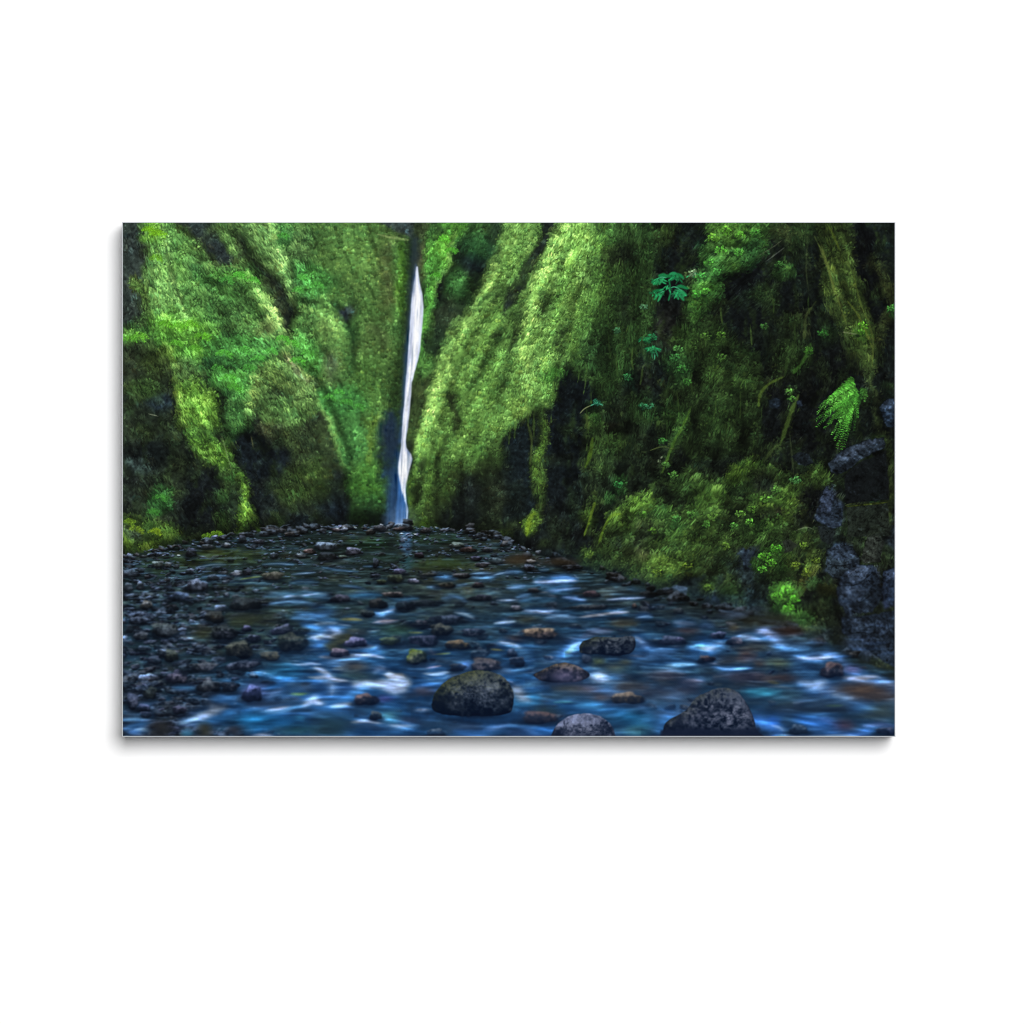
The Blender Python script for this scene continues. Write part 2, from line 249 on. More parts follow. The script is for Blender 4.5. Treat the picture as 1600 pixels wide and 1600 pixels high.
CLIFFS = '''
T abs
P 171e1d b=1 r=0 150,300 1450,300 1450,1200 150,1200
P 4a7a3a 425,340 640,340 650,420 640,560 630,700 625,825 540,825 520,660 450,540
T 00
P 253029 r=2 0,0 150,0 150,140 220,300 240,480 260,620 250,860 0,900
B 2c353a 20,60 110,400
B 333b36 120,120 200,300
B 2a3032 20,480 120,800
P 4f7c40 360,0 430,40 560,170 700,310 820,400 1000,520 1200,660 1340,860 1330,1067 280,1067 230,830 320,700 240,500 215,200 230,0
P 2e3a38 430,0 780,0 840,180 960,250 940,340 800,375 690,290 600,180
P 577a4c 940,0 1210,0 1250,90 1280,220 1350,380 1395,520 1380,640 1280,520 1150,330 1010,200
P 3f7d48 1205,0 1600,0 1600,1067 1410,1067 1395,600 1400,480 1265,180
S 2a3333 75 945,110 1060,260 1190,420 1320,560 1385,650 1385,820 1385,980
P 475046 1040,350 1200,430 1340,600 1355,800 1180,640 1060,480
B 4e5d4a 640,110 770,210
B 343c40 690,190 900,330
S 6b8b60 50 760,20 800,100 850,190
S 5f9348 60 850,0 890,90 930,170
S 76a066 34 900,40 945,150 965,290
B 51724a 720,20 800,110
S 8f9083 26 450,60 540,140 640,240
S 7d9a5a 26 640,240 720,320 800,390
S 8aab7c 70 1120,0 1200,60 1255,200 1335,400 1380,540
B 6f9462 1030,60 1190,200
B 5f8250 1080,200 1260,340
B 41523f 1010,60 1080,150
S 4d694a 60 1010,190 1100,280 1200,380
S 6d8a5a 50 1200,330 1300,470 1370,600
B 6cb01c 170,15 260,80
B 74b51f 260,40 365,120
B 68a624 190,130 320,195
B 5d9a28 145,245 215,305
B 5f9f2a 250,245 335,315
S 6b8a66 30 145,10 160,60 175,150
S 72a05e 55 215,180 260,360 325,540 345,720
S 8aa87e 20 345,20 355,150 372,280
B 3d5f38 250,60 350,160 a=.5
B 5f8f3f 380,120 560,260
B 6a9a4e 560,230 700,340
B 63a636 370,310 545,450
B 5c8f3e 280,420 400,600
S 86ad72 24 300,250 370,420 430,560 500,740 560,840
S 7ea358 30 560,430 600,560 680,680
B 34604a 560,360 650,480
B 3c6a4a 600,400 700,470
B 4f8a3e 480,470 620,600
B 56a03a 640,440 740,530
B 4fae38 740,370 900,450
B 5bb13a 880,360 1060,470
B 16472a 725,478 880,525 
B 4b9a30 740,530 850,580
B 60b03a 950,460 1110,580
B 6cab48 1000,560 1130,650
B 2d3d2c 930,540 1010,660
B 33432f 1000,620 1070,700
B 2d4a38 730,570 800,740
B 25302a 825,690 890,800
B 4c9642 820,580 1000,700
B 447b40 640,560 740,700
B 3f6f45 620,720 800,840
B 4ca034 1040,700 1120,860
B 5f8448 900,720 1040,860
S 8fb664 80 1080,640 1200,730 1300,860 1330,960
S 9ab882 40 1150,620 1260,740 1340,880
B 768a64 1080,800 1270,1000
B 88936e 1140,900 1260,1040
B 30402f 800,880 950,1000
B 4c5648 840,930 920,980
B 3d5f45 700,840 830,940
B 3f7f3c 960,980 1080,1067
P 56a02a 205,870 260,770 480,735 620,850 770,950 770,1067 300,1067 240,960
B 66b02a 300,780 520,880
B 5da62c 480,880 720,1000
B 3d7a2a 330,960 480,1060
B 3f6e3c 200,960 300,1067
P 529030 20,930 180,890 245,960 215,1060 10,1067
B 63a834 40,920 190,1000
B 6d8a3a 200,960 240,1067
P 5f8f36 100,470 150,520 230,560 270,680 270,760 200,720 150,600
S 7aa23c 36 110,480 190,560 250,660
B 2c3a26 120,620 230,740
B 3a5a35 380,160 460,280
B 3f9a45 1210,20 1390,200
B 52705c 1395,30 1520,360
B 1f5a45 1510,60 1595,220
B 5a7a4a 1300,240 1420,400
B 586c38 1490,340 1600,410
B 2f9f3c 1390,410 1600,560
B 259a4a 1420,520 1520,600
B 4a7d50 1410,600 1600,760
B 3f9a44 1400,760 1500,830
B 2c4848 1470,840 1570,950
B 4f805a 1500,700 1600,820
B 46a63a 1280,950 1560,1067
B 57b53e 1300,960 1420,1040
T 10
P 527c3c 0,0 500,0 640,130 770,140 780,300 740,560 765,800 775,1067 0,1067
P 3f4b49 515,0 790,0 785,150 680,128 560,82
S 5c645c 26 660,0 650,60 690,120
S 7d9a52 24 480,85 560,82 640,122 770,145
B 334f38 0,20 150,200
B 456c46 60,70 250,190
B 4a7040 150,0 350,70
B 3f8a45 330,60 450,120
B 708f48 430,15 530,80
B 557a38 250,120 470,230
B 5d8a3e 90,230 350,330
B 39754a 270,290 370,350
B 4aa035 0,380 80,560
B 578a40 80,330 300,440
B 4e6a48 70,450 200,520
B 63803f 330,200 560,420
B 5c6646 440,430 540,540
B 57664a 230,520 420,680
B 3c4c45 240,520 330,580
B 527f38 330,640 560,820
P 566440 555,150 690,180 700,420 660,640 555,650 545,300
B 626a52 560,150 650,240
P 4b7d22 660,150 775,165 765,330 720,500 695,780 650,780 645,560 650,400
B 5b8a24 650,560 700,760
S 5f7c2c 40 545,380 545,520 560,660
B 1f4a45 130,670 200,730
B 4b5664 230,690 330,800
B 1c4035 270,640 350,700
B 5e8a40 0,690 180,760
P 5f8748 0,700 120,730 230,830 300,960 320,1067 0,1067
B 6d7f58 20,860 160,1000
S 6ea04c 30 120,750 230,830 300,960
B 2f7a3c 270,820 360,1000
B 2e3f3c 240,1030 340,1067
B 526f44 360,760 620,900
B 55604c 450,850 620,1020
B 3f7a38 620,820 740,1000
B 507a34 360,960 500,1067
P 3a4a44 b=5 r=1 780,140 830,160 842,380 825,480 798,700 782,1067 735,1067 735,800 705,640 720,520 765,330
P 3d5570 b=6 r=1 790,420 825,440 800,640 785,1067 755,1067 750,760 740,640 770,520
P 3c4632 785,0 965,0 955,300 940,430 905,640 880,560 858,430 838,330 828,160
B 615f42 850,270 940,420
B 5c6a54 850,420 930,560
B 4f5740 890,120 960,220
B 2f3830 780,20 850,120
P 47962c 955,0 1400,0 1250,180 1150,350 1090,500 1010,750 940,1000 900,1067 868,1067 892,700 930,480 950,200
B 2f4a2a 960,40 1060,150
B 357a2c 950,180 1010,320
B 59b82a 980,150 1150,300
B 5aaa32 1190,15 1380,130
B 4aa02f 1020,300 1130,420
B 3f8a30 950,300 1030,420
S 8ab552 32 1165,20 1145,220 1045,430 1000,640 985,850
B 3fa332 900,540 1000,760
B 68a82c 895,820 985,1000
B 52902c 960,560 1010,640
P 24382c 1395,0 1540,0 1545,200 1500,310 1450,420 1380,560 1290,680 1200,830 1080,1067 950,1067 990,900 1010,780 1090,620 1100,430 1180,300 1300,170
B 1f5a40 1290,170 1450,320
B 3a5a3a 1330,80 1440,180
B 1d2a2d 1250,310 1460,440
B 24443a 1130,330 1250,440
B 3f8240 1090,460 1300,640
B 2f4f3c 1180,620 1320,780
B 384238 1010,680 1230,880
B 292e2e 960,860 1090,970
B 30452e 1050,960 1130,1067
S 4a5a40 10 1080,830 1150,900
P 6b9440 1545,190 1600,10 1610,1067 1070,1067 1200,850 1300,700 1400,560 1500,320
S 8db45a 80 1595,60 1510,310 1340,610 1230,820 1130,1040
S 38502c 44 1570,540 1500,660 1440,780
S 24301f 50 1610,890 1560,950 1500,1020
S 3f5a2e 36 1390,620 1300,770
S 7dac44 60 1590,620 1500,780 1400,900 1330,1060
B 5a8a35 1180,860 1300,1000
B 6f9a44 1240,1000 1480,1067
T 20
P 6a9a3a 0,0 1020,0 960,130 760,200 740,330 725,420 710,560 690,720 610,860 500,1067 0,1067
P 76a848 0,0 290,0 210,250 135,420 60,600 0,800
B 82b250 0,40 200,240
B 6a9a40 0,300 120,560
B 3a5a30 70,80 130,200
P 222b2c r=3 300,0 405,0 345,180 305,300 230,400 190,530 130,640 60,740 0,820 0,720 40,660 90,560 150,400 200,260 245,120
B 2c363a 300,20 400,110
B 3d4a38 200,380 240,440
P 2e3c22 r=3 300,560 385,600 375,680 335,760 290,830 275,700
P 2e3c24 420,860 480,890 480,960 420,1010
S 2d3a24 70 200,570 150,780 50,1010
P 353e30 30,940 165,960 165,1067 20,1067
S 50702e 40 470,340 430,500 410,720
B 76aa3c 500,80 750,300
B 7fb048 400,40 560,140
B 79a84a 200,340 440,560
B 85b050 330,180 460,300
B 4f7a36 460,180 540,260
B 729c3c 450,540 700,760
B 4c7a36 600,380 680,450
B 55853a 640,440 720,560
B 7cab3c 160,880 340,1067
B 6f9c3e 480,790 620,1067
B 44682e 340,640 440,760
B 86aa44 480,580 560,700
B 62903a 20,760 130,880
B 4f9040 780,20 930,140
B 42603c 920,60 1040,200
B 6d9a4a 640,20 780,110
P 222a22 740,190 1010,190 1010,290 910,300 920,400 740,400
B 5a7a3a 770,265 950,300 a=.7
B 364b26 730,420 900,550
B 466428 700,540 880,680
P 2f4a24 900,280 1190,280 1220,460 1190,600 1160,760 1000,820 940,620 880,560
B 4a6630 910,340 1050,400
B 50702c 900,420 980,480
B 3a5a26 1040,330 1180,460
B 1b2320 870,620 960,790
B 3f5c2a 660,640 860,780
P 24402a 590,880 760,800 1080,760 1110,1067 550,1067
B 3a5f34 620,800 800,900
B 5a8a44 860,870 940,930
B 1a2522 820,940 900,1060
B 33502c 930,860 1060,1000
P 191f22 1040,0 1610,0 1610,400 1500,500 1450,900 1410,1067 1190,1067 1180,800 1200,660 1225,420
B 27422e 1040,20 1200,220
B 384a20 1230,40 1340,190
B 2c3f22 1230,180 1330,330
B 25322a 1420,60 1540,180
S 3c3430 12 1330,60 1380,200 1390,360
B 2a2c2c 1240,680 1400,1000
B 1f6a4a 1550,180 1610,250
P 40692a 1610,300 1545,460 1510,620 1490,760 1530,860 1610,880
B 5c8a34 1520,440 1600,560
B 7a9a70 1480,400 1565,470 a=.8
B 64953a 1560,330 1610,370
B 3f5f24 1430,890 1610,1067
B 6aa060 1090,695 1160,745
B 2d8a4a 1100,930 1180,1010
B 1f7a48 1150,1020 1260,1067
B 38602c 1010,880 1070,980
T 30
P 171d1e 0,0 1610,0 1610,1067 0,1067
P 3f7a2c 115,0 560,0 530,120 490,260 390,380 240,415 160,440 145,620 95,705 0,705 0,290 65,250 60,150
B 5a9a30 110,20 430,180
B 6aa83a 60,110 240,190
B 5ba438 50,200 380,300
B 2a6a45 380,160 480,290
B 5fae4a 130,280 260,360
B 379445 0,370 140,560
B 4aa52e 10,480 120,560
B 60b02e 0,620 95,695
B 30702e 0,300 110,400
B 4c7a30 420,60 530,160
B 3c4a30 560,0 900,170
B 584c34 620,60 730,130
B 76b52e 755,15 815,75
B 4ca03c 840,20 915,110
B 3a6a3a 770,120 840,210
P 191f22 480,180 680,200 860,180 880,480 720,560 560,560 380,640 320,400
B 5a6a5e 480,220 580,340 a=.6
S 6c6c5c 9 500,245 570,195 640,145
S 565c5a 9 580,320 640,250 700,190
S 76807a 10 800,280 860,240
B 36662c 590,340 720,440
B 2f4c24 560,430 640,480
P 3b4a1f 940,0 1170,0 1240,160 1260,400 1290,650 1340,850 1330,1067 1170,1067 1120,900 1060,700 990,480 925,180
S 6d7c3c 16 940,140 1000,320 1045,520
S 5c6e20 22 1045,20 1110,160
B 4f6028 1040,330 1230,640
B 5b6a2c 1130,180 1230,380
S 6f7e2e 22 1170,660 1260,800 1320,900
B b0b830 1065,365 1098,405
B a4b068 1125,615 1190,648
B 30361f 1120,680 1200,760
S 404c30 18 880,120 870,400 880,560 910,650
S 4d5a30 36 975,650 905,750 862,880 860,1040
S 5a6636 16 925,720 870,830 860,960
P 14181c 1250,50 1425,60 1450,250 1490,550 1500,720 1440,890 1345,860 1295,640 1275,400
S 2e3c2e 16 1380,50 1440,130 1420,260
S 303c2c 14 1540,20 1510,100
S 49522a 56 1410,330 1460,480 1545,640 1530,800 1470,930 1450,1067
B 5c6040 1370,350 1440,400
B 3a8a3a 1570,670 1605,790
P 35481f 140,630 250,640 265,780 245,950 300,1050 80,1067 100,930 150,820
B 50702c 90,920 250,1010
B 4c6a2c 150,660 230,710
B 232f26 0,710 130,1067
B 2f4a38 310,640 410,800
B 2c3f28 380,860 560,960
B 31452a 740,470 860,640
S 4e5c34 26 720,690 790,640 850,580
B 3f5228 680,790 840,900
S 4c5e26 40 830,800 750,880 690,1010
B 202c22 630,480 700,1000
B 14191d 760,640 900,800
B 14191d 740,900 860,1067
B 2f5a24 950,850 1080,1000
B 3c7a2a 980,890 1060,940
B 5c9c2c 1295,855 1375,930
B 446c24 1310,900 1395,1040
S 8f9474 9 1150,915 1220,925 1270,935
S 6c745c 7 1380,905 1450,915
B 3a4a20 1180,960 1320,1067
T 01
P 222a25 0,0 330,0 430,120 460,300 480,500 520,660 560,800 640,900 700,1067 0,1067
B 3a413a 20,60 140,300
B 35431f 180,20 430,220
B 2a352a 150,220 440,330
B 405c2c 100,280 280,390
B 527e54 65,395 160,450
B 3b6a48 20,450 70,560
B 2c3b43 250,400 450,540
B 161f20 270,480 450,570
S 8c9082 12 305,568 350,580 395,600
B 4f6036 80,640 280,715
B 14191c 20,760 490,890
B 3a4a4d 80,930 250,1050
B 4c5f5c 130,940 220,1000
B 47532a 410,860 640,1000
B 2e3a26 400,720 560,800
B 181e20 240,900 400,1067
P 507b2a 360,0 620,0 700,180 760,330 820,480 855,640 880,740 900,830 960,980 970,1067 860,1010 760,900 640,890 580,800 530,680 510,520 480,300 450,140
S 7c9832 34 325,0 420,90 462,190 480,300 500,440 505,570
B 58962e 560,0 720,80
B 3c5348 550,110 660,200
B 4c6672 460,55 515,115
B 4f6a3a 620,190 740,290
B 6ca22c 520,330 640,450
S 7fae32 44 560,350 640,520 740,640
B 72b025 670,400 775,490
B 6fa82c 590,540 690,640
B 559c35 550,650 730,760
B 44702a 560,450 640,520
B 4c4a30 670,300 755,395
B 242d28 755,650 835,725
P 648f28 630,790 810,750 870,880 945,1000 945,1067 860,1000 780,890 660,885
B 4f9a2a 810,860 900,960
S 8c9c70 10 840,610 870,740 897,820 890,890
S 7e906c 8 810,780 870,770
P 359039 620,0 1300,0 1310,80 1240,190 1080,130 985,180 970,400 850,400 760,350 720,200 680,120
B 50ad40 730,205 980,290
B 3f9636 790,300 990,380
B 1f4f40 720,60 800,130
B 1f5a40 1030,60 1130,120
B 4eaa4c 1090,5 1260,60
B 3fa03c 880,20 1040,70
B 1e5038 800,140 880,190
B 1c3a34 810,375 890,440
B 48a044 1180,90 1280,170
P 6d923e 975,190 1130,110 1280,200 1160,360 1090,560 1000,480 985,330
B 82a850 1090,140 1190,220
B 7f9840 990,320 1080,400
B 417f44 850,440 1060,620
B 1d3a34 850,520 940,600
B 5a8f40 950,540 1080,640
B 3a7038 870,620 1080,700
B 257045 880,690 940,760
P 60784c 1280,160 1600,250 1600,460 1440,500 1340,420
P 80816a 1285,0 1370,10 1430,90 1510,200 1600,300 1600,370 1480,260 1350,150
B 4aa540 1380,0 1500,30
P 3f9a3a 1370,0 1600,0 1600,260 1520,190 1440,80
B 52b238 1480,60 1600,180
B 26603e 1480,0 1580,40
P 2b3530 1160,300 1250,255 1345,300 1350,400 1250,430 1240,520 1120,570 1085,450
B 2a3038 1270,300 1340,380
B 537f50 1230,420 1390,520
B 5a7a50 1400,260 1560,400
B 558048 1440,390 1560,470
B 41583a 1360,500 1460,640
P 3c4432 1080,560 1300,520 1450,560 1410,700 1250,760 1090,750
B 5c5638 1130,640 1250,740
B 222824 1040,540 1130,640
P 131a1f b=5 920,710 1040,680 1060,800 1090,750 1300,745 1420,800 1450,1067 960,1067 915,900 890,780
S 5a5a40 14 1060,720 1070,820
P 263232 1440,490 1600,430 1600,1067 1450,1067 1390,900 1350,740 1420,560
B 506a38 1350,590 1440,650
B 1c2430 1450,560 1600,900
B 43552b 1420,920 1600,1067
T 11
P 406c36 0,0 770,0 750,300 720,900 690,1067 280,1067 130,620 0,300
P 2a3028 0,370 60,470 110,610 180,750 245,930 290,1067 0,1067
B 39422f 0,520 110,640
B 1d2426 60,680 190,900
S 7d9c5c 40 0,320 70,470 130,620 200,800 255,950
S 6a9a4a 18 130,540 250,680 310,750
S 2a4030 40 170,670 240,860 310,930
B 4c6c2c 0,900 70,1020
B 60706a 70,10 190,120
B 1f4a34 290,90 360,160
B 2f8540 270,20 350,90
B 5c6a4c 80,160 220,260
B 4fa52c 0,170 70,240
B 2f5f3c 190,140 330,240
B 2c8f42 30,290 400,400
B 34a048 60,340 200,400
B 2a823c 110,430 430,530
B 1f5a38 180,440 260,480
B 3f8244 200,560 450,760
B 2f8248 220,740 340,900
B 3aa060 240,840 320,900
B 5c722a 440,430 570,760
B 6a7a2a 560,420 650,460
B 4c7830 300,900 520,1067
B 486832 400,20 690,440
B 506040 500,100 640,260
B 55743a 400,300 560,430
P 2f5040 b=8 r=1 660,0 775,0 755,300 730,560 725,860 700,960 690,1067 520,1067 520,560 600,450 690,380
P 2a3e50 b=5 555,490 650,450 690,560 705,720 620,800 535,700
B 2c5238 640,390 725,640
B 3a5a50 560,700 640,790
B 26465c 550,840 690,1067
B 182c34 610,790 715,860
B 2a5030 600,860 690,920
P 3b4a2c 858,0 985,0 1005,200 960,380 885,620 845,860 800,860 750,770 755,620 780,480 790,250 830,150
B 474a2e 790,260 950,400
B 4f8a35 860,0 960,130
B 457a34 820,130 900,260
B 2c3526 870,240 960,320
B 3a4a2c 780,480 880,640
B 20261f 760,740 840,870
B 4a6a34 760,640 860,700
P 5f8a35 975,0 1610,0 1610,1067 785,1067 840,860 880,620 960,400 1010,200
S 88a848 56 1110,40 1035,250 945,480 885,700 840,920
S 7a9c40 50 1140,500 1010,640 930,780 860,940
P 2f3a22 r=3 1090,360 1200,420 1215,560 1150,650 1100,560
B 4a5a2a 1100,560 1180,680
B 2c3f22 980,10 1065,170
B 7cab4a 1110,60 1330,250
B 5c923a 1350,20 1600,200
B 538634 1350,220 1540,420
B 2f4020 1540,200 1610,310
S 41602a 40 1420,60 1340,160 1240,330
S 80a040 34 1235,530 1185,720 1100,860
B 3c3a24 1220,640 1300,780
B 507a30 1300,420 1600,660
B 2a3422 1330,690 1490,790
B 639e40 1270,770 1410,870
S 2a3518 66 1005,760 930,960 890,1090
B 22291e 1170,880 1420,1067
B 3a5426 1420,860 1600,960
B 4c6c2a 1040,830 1130,1067
B 1e2520 1420,950 1610,1067
B 4a6c2a 1450,780 1600,880
B 5a7a34 1230,760 1290,900
S 5f7f34 14 830,900 810,980 780,1067
T 21
P 161e20 0,0 1610,0 1610,1067 0,1067
P 55872e 0,0 480,0 440,200 385,260 385,440 330,520 200,500 110,560 0,680
B 3a5a2a 0,60 110,400
B 4a6a34 0,0 60,60
P 72a23e 150,10 310,10 340,200 230,300 110,330 130,180
B 3f9c30 320,150 430,240
B 88b050 150,60 260,180
B 4a7a2e 300,280 380,440
B 5a8a30 190,300 300,400
B 364a28 130,420 230,500
P 718c3c 0,460 140,420 110,560 0,670
P 2c4424 480,0 890,0 880,180 720,220 560,160 470,120
B 4a6c30 590,80 670,170
B 3b4c46 430,20 510,140
B 20292a 480,160 560,240
B 2f4e26 730,190 890,360
B 416426 760,210 830,300
P 171d23 385,190 560,180 720,260 720,640 640,1067 340,1067 370,540
P 1b2327 0,680 110,570 180,600 220,1067 0,1067
B 232f38 90,880 180,1040
S 5a7c24 76 275,480 300,600 280,760 310,900 300,1080
S 7a9c30 26 300,560 270,760 305,960
S 4c4c32 14 165,550 200,700
S 4a5a2c 30 215,700 200,860 230,1040
S 2f4424 34 575,430 540,600 520,720
S 4a5c2a 12 550,520 530,650
S 48572a 30 665,530 650,690
S 5a7424 30 725,690 690,830 645,960
B 4c6226 690,710 830,790
B 353f2a 380,870 530,960
B 2f4a28 640,560 760,680
B 2f8058 670,430 800,470
B 2c6e34 690,495 800,575
B 4c3026 850,595 920,645
B 708c3a 940,570 985,612
B 39521f 890,650 1045,830
B 2a3a20 880,830 1000,900
B 1f3f6c 815,780 870,865
B 35522a 720,900 890,1067
B 4c6c30 740,930 820,1000
B 305c26 890,160 1000,255
B 1f5c46 995,120 1055,360
B 2f2a2d 1070,180 1160,330
B 1d2a26 900,280 1000,520
B 2c5438 1110,370 1250,480
B 37451f 1030,510 1140,640
B 3a8e5c 1120,520 1195,575
B 243440 1120,600 1220,700
B 2f5f2f 1320,30 1540,160
B 3c7438 1370,180 1460,290
B 3a5a40 1320,40 1400,110
B 2a7c54 1150,0 1250,80
P 2c4f20 1265,560 1420,480 1545,465 1490,620 1380,730 1260,720
S 55802a 24 1525,480 1420,640 1370,740 1340,860 1250,1060
B 429040 1260,715 1400,765
S 6c8c50 9 1140,815 1220,820 1300,835
B b0c0b0 1258,890 1290,915
B a4b4a0 1236,920 1268,945
B 33501f 1200,950 1290,1050
S 5c6c4c 10 1600,905 1530,950 1480,995
B 4c6224 1320,970 1490,1067
B 1c2a1e 1480,500 1600,900
B 26321f 1540,0 1610,460
T 31
P 171e1b 0,0 1610,0 1610,1067 0,1067
B 1f2c1e 0,560 440,900
B 24341f 0,0 330,560
B 37541f 30,50 135,290
B 2c3c20 120,80 330,240
B 375e26 265,230 410,330
B 36582a 35,440 185,600
B 4a7a30 40,520 110,560
B 293a1c 180,560 420,760
S 37471f 40 420,480 450,700 425,870
S 41602a 30 105,0 60,180 60,300
B 2e6026 320,0 410,55
B 2c3a24 640,0 720,160
S 5c7426 26 675,150 560,220 482,310 468,410
S 3c4c24 20 520,340 515,480
S 44742a 44 915,0 870,80 770,165
B 1b1c20 540,230 680,350
S 5a7630 36 805,330 760,430 690,560 655,690
S 43542c 34 660,660 580,760 500,880
B 528e3e 680,278 755,304
B 4f8a3a 685,342 755,374
B 31412a 760,150 880,300
B 2e3e4e 535,400 645,450
B 39495c 775,400 840,465
B 12161a 475,460 660,700
B 14171a 760,400 1060,840
B 1b1d1c 900,100 1200,330
S 3b462e 16 700,590 720,760 760,900 772,1067
S 6c7c40 7 560,795 640,795
P 2f7c2a 1285,225 1295,350 1280,520 1210,760 1140,830 1085,820 1120,640 1020,640 955,620 950,560 1000,430 1100,350 1180,280
B 215024 1150,560 1260,700
B 808e26 1130,735 1200,825
P 4c5628 1235,0 1475,0 1445,100 1425,230 1370,190 1290,120
S 6c7638 20 1250,0 1300,90 1380,190
S 626c38 16 1460,10 1420,110 1405,220
S 414c2e 44 1400,190 1412,350 1440,500 1480,700 1520,850 1545,1080
S 5a663c 12 1420,430 1470,640 1500,760
B 15181c 1440,60 1600,330
P 2d3f55 1460,480 1540,410 1610,410 1610,630 1520,630 1480,560
S 5a6c88 14 1470,475 1530,430 1600,425
B 14181c 1490,630 1610,760
B 4c7c36 1505,275 1600,330
B 3a5c34 1520,330 1600,400
P 1c221f 1060,950 1290,850 1500,780 1530,1067 1060,1067
P 3d4c5c b=2 r=2 1045,900 1230,760 1420,725 1465,760 1300,840 1205,945 1080,945
S 5f7086 26 1240,775 1340,760 1430,740
S 62748a 22 1090,890 1170,850 1240,800
S 2c3845 20 1100,940 1190,920 1270,850
B 547e2e 1415,700 1485,765
B 27332f 740,850 890,930
S 4a5a60 8 760,880 810,855 880,870
B 2b381f 670,910 1040,1010
B 5a861f 935,950 1060,1067
P 5e8424 155,1045 230,955 300,900 440,895 440,950 360,970 310,1040 240,1067
S 263018 14 240,1010 340,950 375,885
B 39464c 360,955 480,1005
B 2c3c24 0,920 160,1067
B 3a4a22 440,920 640,1067
T 02
P 1b2224 0,0 1060,0 1150,430 1000,480 600,560 300,600 0,620
B 32383c 10,0 170,70
B 2c3434 20,110 140,260
B 2a6e3a 250,60 430,150
B 3a8a48 290,70 370,120
B 2f6c3a 200,220 310,265
B 3c4c3c 420,70 540,150
B 3b3f3e 290,290 440,345
B 2c3638 420,180 520,330
B 14181c 520,0 780,370
B 3a6c40 790,110 860,190
B 34443c 870,90 960,330
P 3f7a2c 770,0 910,0 890,40 800,20
P 171c20 1050,0 1160,0 1170,430 1060,340
P 28302e 1140,0 1600,0 1600,430 1150,440
B 41561f 1310,20 1600,180
B 1c2428 1150,120 1300,320
B 35451f 1220,320 1330,400
B 23303a 1330,300 1600,430
S 628e20 60 950,10 1000,120 1012,250 985,440
S 86a82c 22 975,30 1015,160 1000,330
S 55761f 30 1020,280 1065,340 1150,440
P 405520 10,330 100,300 260,340 450,390 490,470 340,610 180,645 10,625
B 2f6a30 200,330 260,380
P 7c9420 175,610 195,510 335,455 255,540 345,605
B 627e24 330,385 465,470
B 65801c 10,470 75,585
B 48564a 60,440 190,500
B 4c555a 10,385 140,440
B 35504c 400,480 530,560
B 34442c 480,430 680,520
B 587c1f 735,430 950,500
B 25302c 655,400 745,515
B 3f5a24 780,300 880,400
T 12
P 222c26 0,0 270,0 300,400 0,420
B 3c5024 0,0 110,120
B 161f28 20,170 290,380
P 2f5c26 265,0 640,0 640,250 560,390 290,390
B 427a28 310,10 570,130
B 356a30 400,110 540,220
B 1d302c 380,190 600,350
B 24402c 270,180 380,330
B 1a262a 290,320 560,390
P 2c4a64 b=7 r=1 590,120 680,0 700,380 560,385
P 27301f 760,0 1610,0 1610,520 1200,470 1000,445 800,390 775,250
B 3e5424 990,10 1170,130
S 36471c 30 860,60 890,180 880,320
S 46582a 16 800,40 820,180 810,330
S 40521f 18 980,120 960,250 980,340
B 587e16 815,345 915,415
B 415c1f 915,360 990,435
B 14191d 1010,180 1390,430
B 1c2226 1180,0 1380,180
B 343f22 1370,390 1610,500
B 4a5a24 1500,420 1610,470
B 2a3028 1430,0 1600,300
S 3a4a2c 14 1130,150 1150,300 1120,400
T 22
P 161d20 0,0 1610,0 1610,940 1100,900 900,860 600,790 150,600 0,480
B 1d2726 0,60 140,340
B 2c3524 0,350 130,440
S 36451f 60 265,0 250,120 235,260
S 5a7624 30 262,0 250,90 240,180
P 4f7020 155,330 210,270 265,240 240,380 200,460 145,470
B 7c9a1c 155,320 225,400
B 86a422 200,260 250,320
B 131619 150,460 260,600
B 1d2428 280,60 580,640
B 263028 300,280 440,560
B 2a3a30 510,100 600,320
B 333f2a 260,500 330,580
S 7c9a2a 22 720,120 690,240 650,360 620,460
P 33451f 620,200 760,160 900,240 1000,300 1000,600 900,800 590,700 600,460
B 5c7c1f 620,260 700,400
B 2f6a34 790,110 870,190
B 37903f 870,0 950,90
B 212a24 780,200 960,300
B 1a2124 620,480 760,560
S 729424 30 940,290 860,340 800,420 750,530
B 5a7c24 840,270 960,400
B 3c5224 740,440 880,600
B 6a8a1f 620,570 700,620
B 34452c 620,640 840,740
P 3f5424 1000,190 1200,140 1600,0 1600,760 1400,880 1200,850 1000,700
B 557c22 990,180 1200,270
B 608826 940,360 1050,450
B 30383c 1000,420 1110,570
B 2c3a38 860,490 960,590
B 37432c 1060,320 1220,430
B 3f7a34 1220,260 1360,330
B 1a201f 1250,80 1500,260
B 2d3540 1270,10 1350,100
B 4f7a34 1360,0 1600,140
B 537e30 1500,180 1600,330
B 4a6028 1200,350 1340,430
B 3c8040 1330,350 1440,460
B 56712a 1280,440 1560,620
B 4a4a34 1040,540 1180,660
B 5c7428 1150,620 1300,720
B 3d5f3a 1320,520 1480,580
B 3f5024 880,640 1060,800
B 5e7626 1000,740 1090,820
B 62802a 1230,680 1560,780
B 56702a 1230,780 1350,860
B 1a2022 1340,780 1610,880
B 2b3a34 640,740 900,820
B 4a5c70 1370,870 1470,930
P 2a3a3c 1450,850 1610,780 1610,1067 1400,960
T 32
P 222b24 0,0 1610,0 1610,1067 0,1067
P 3c5022 0,60 260,0 1040,0 960,120 820,400 420,480 200,620 0,640
B 1b2220 240,60 440,160
B 567a24 40,120 220,190
B 2b3a24 160,190 400,420
B 3f5a26 20,230 180,330
B 607a2a 440,180 560,260
B 5a8a30 580,120 640,170
B 68a032 500,320 590,370
B 4a8030 420,310 500,350
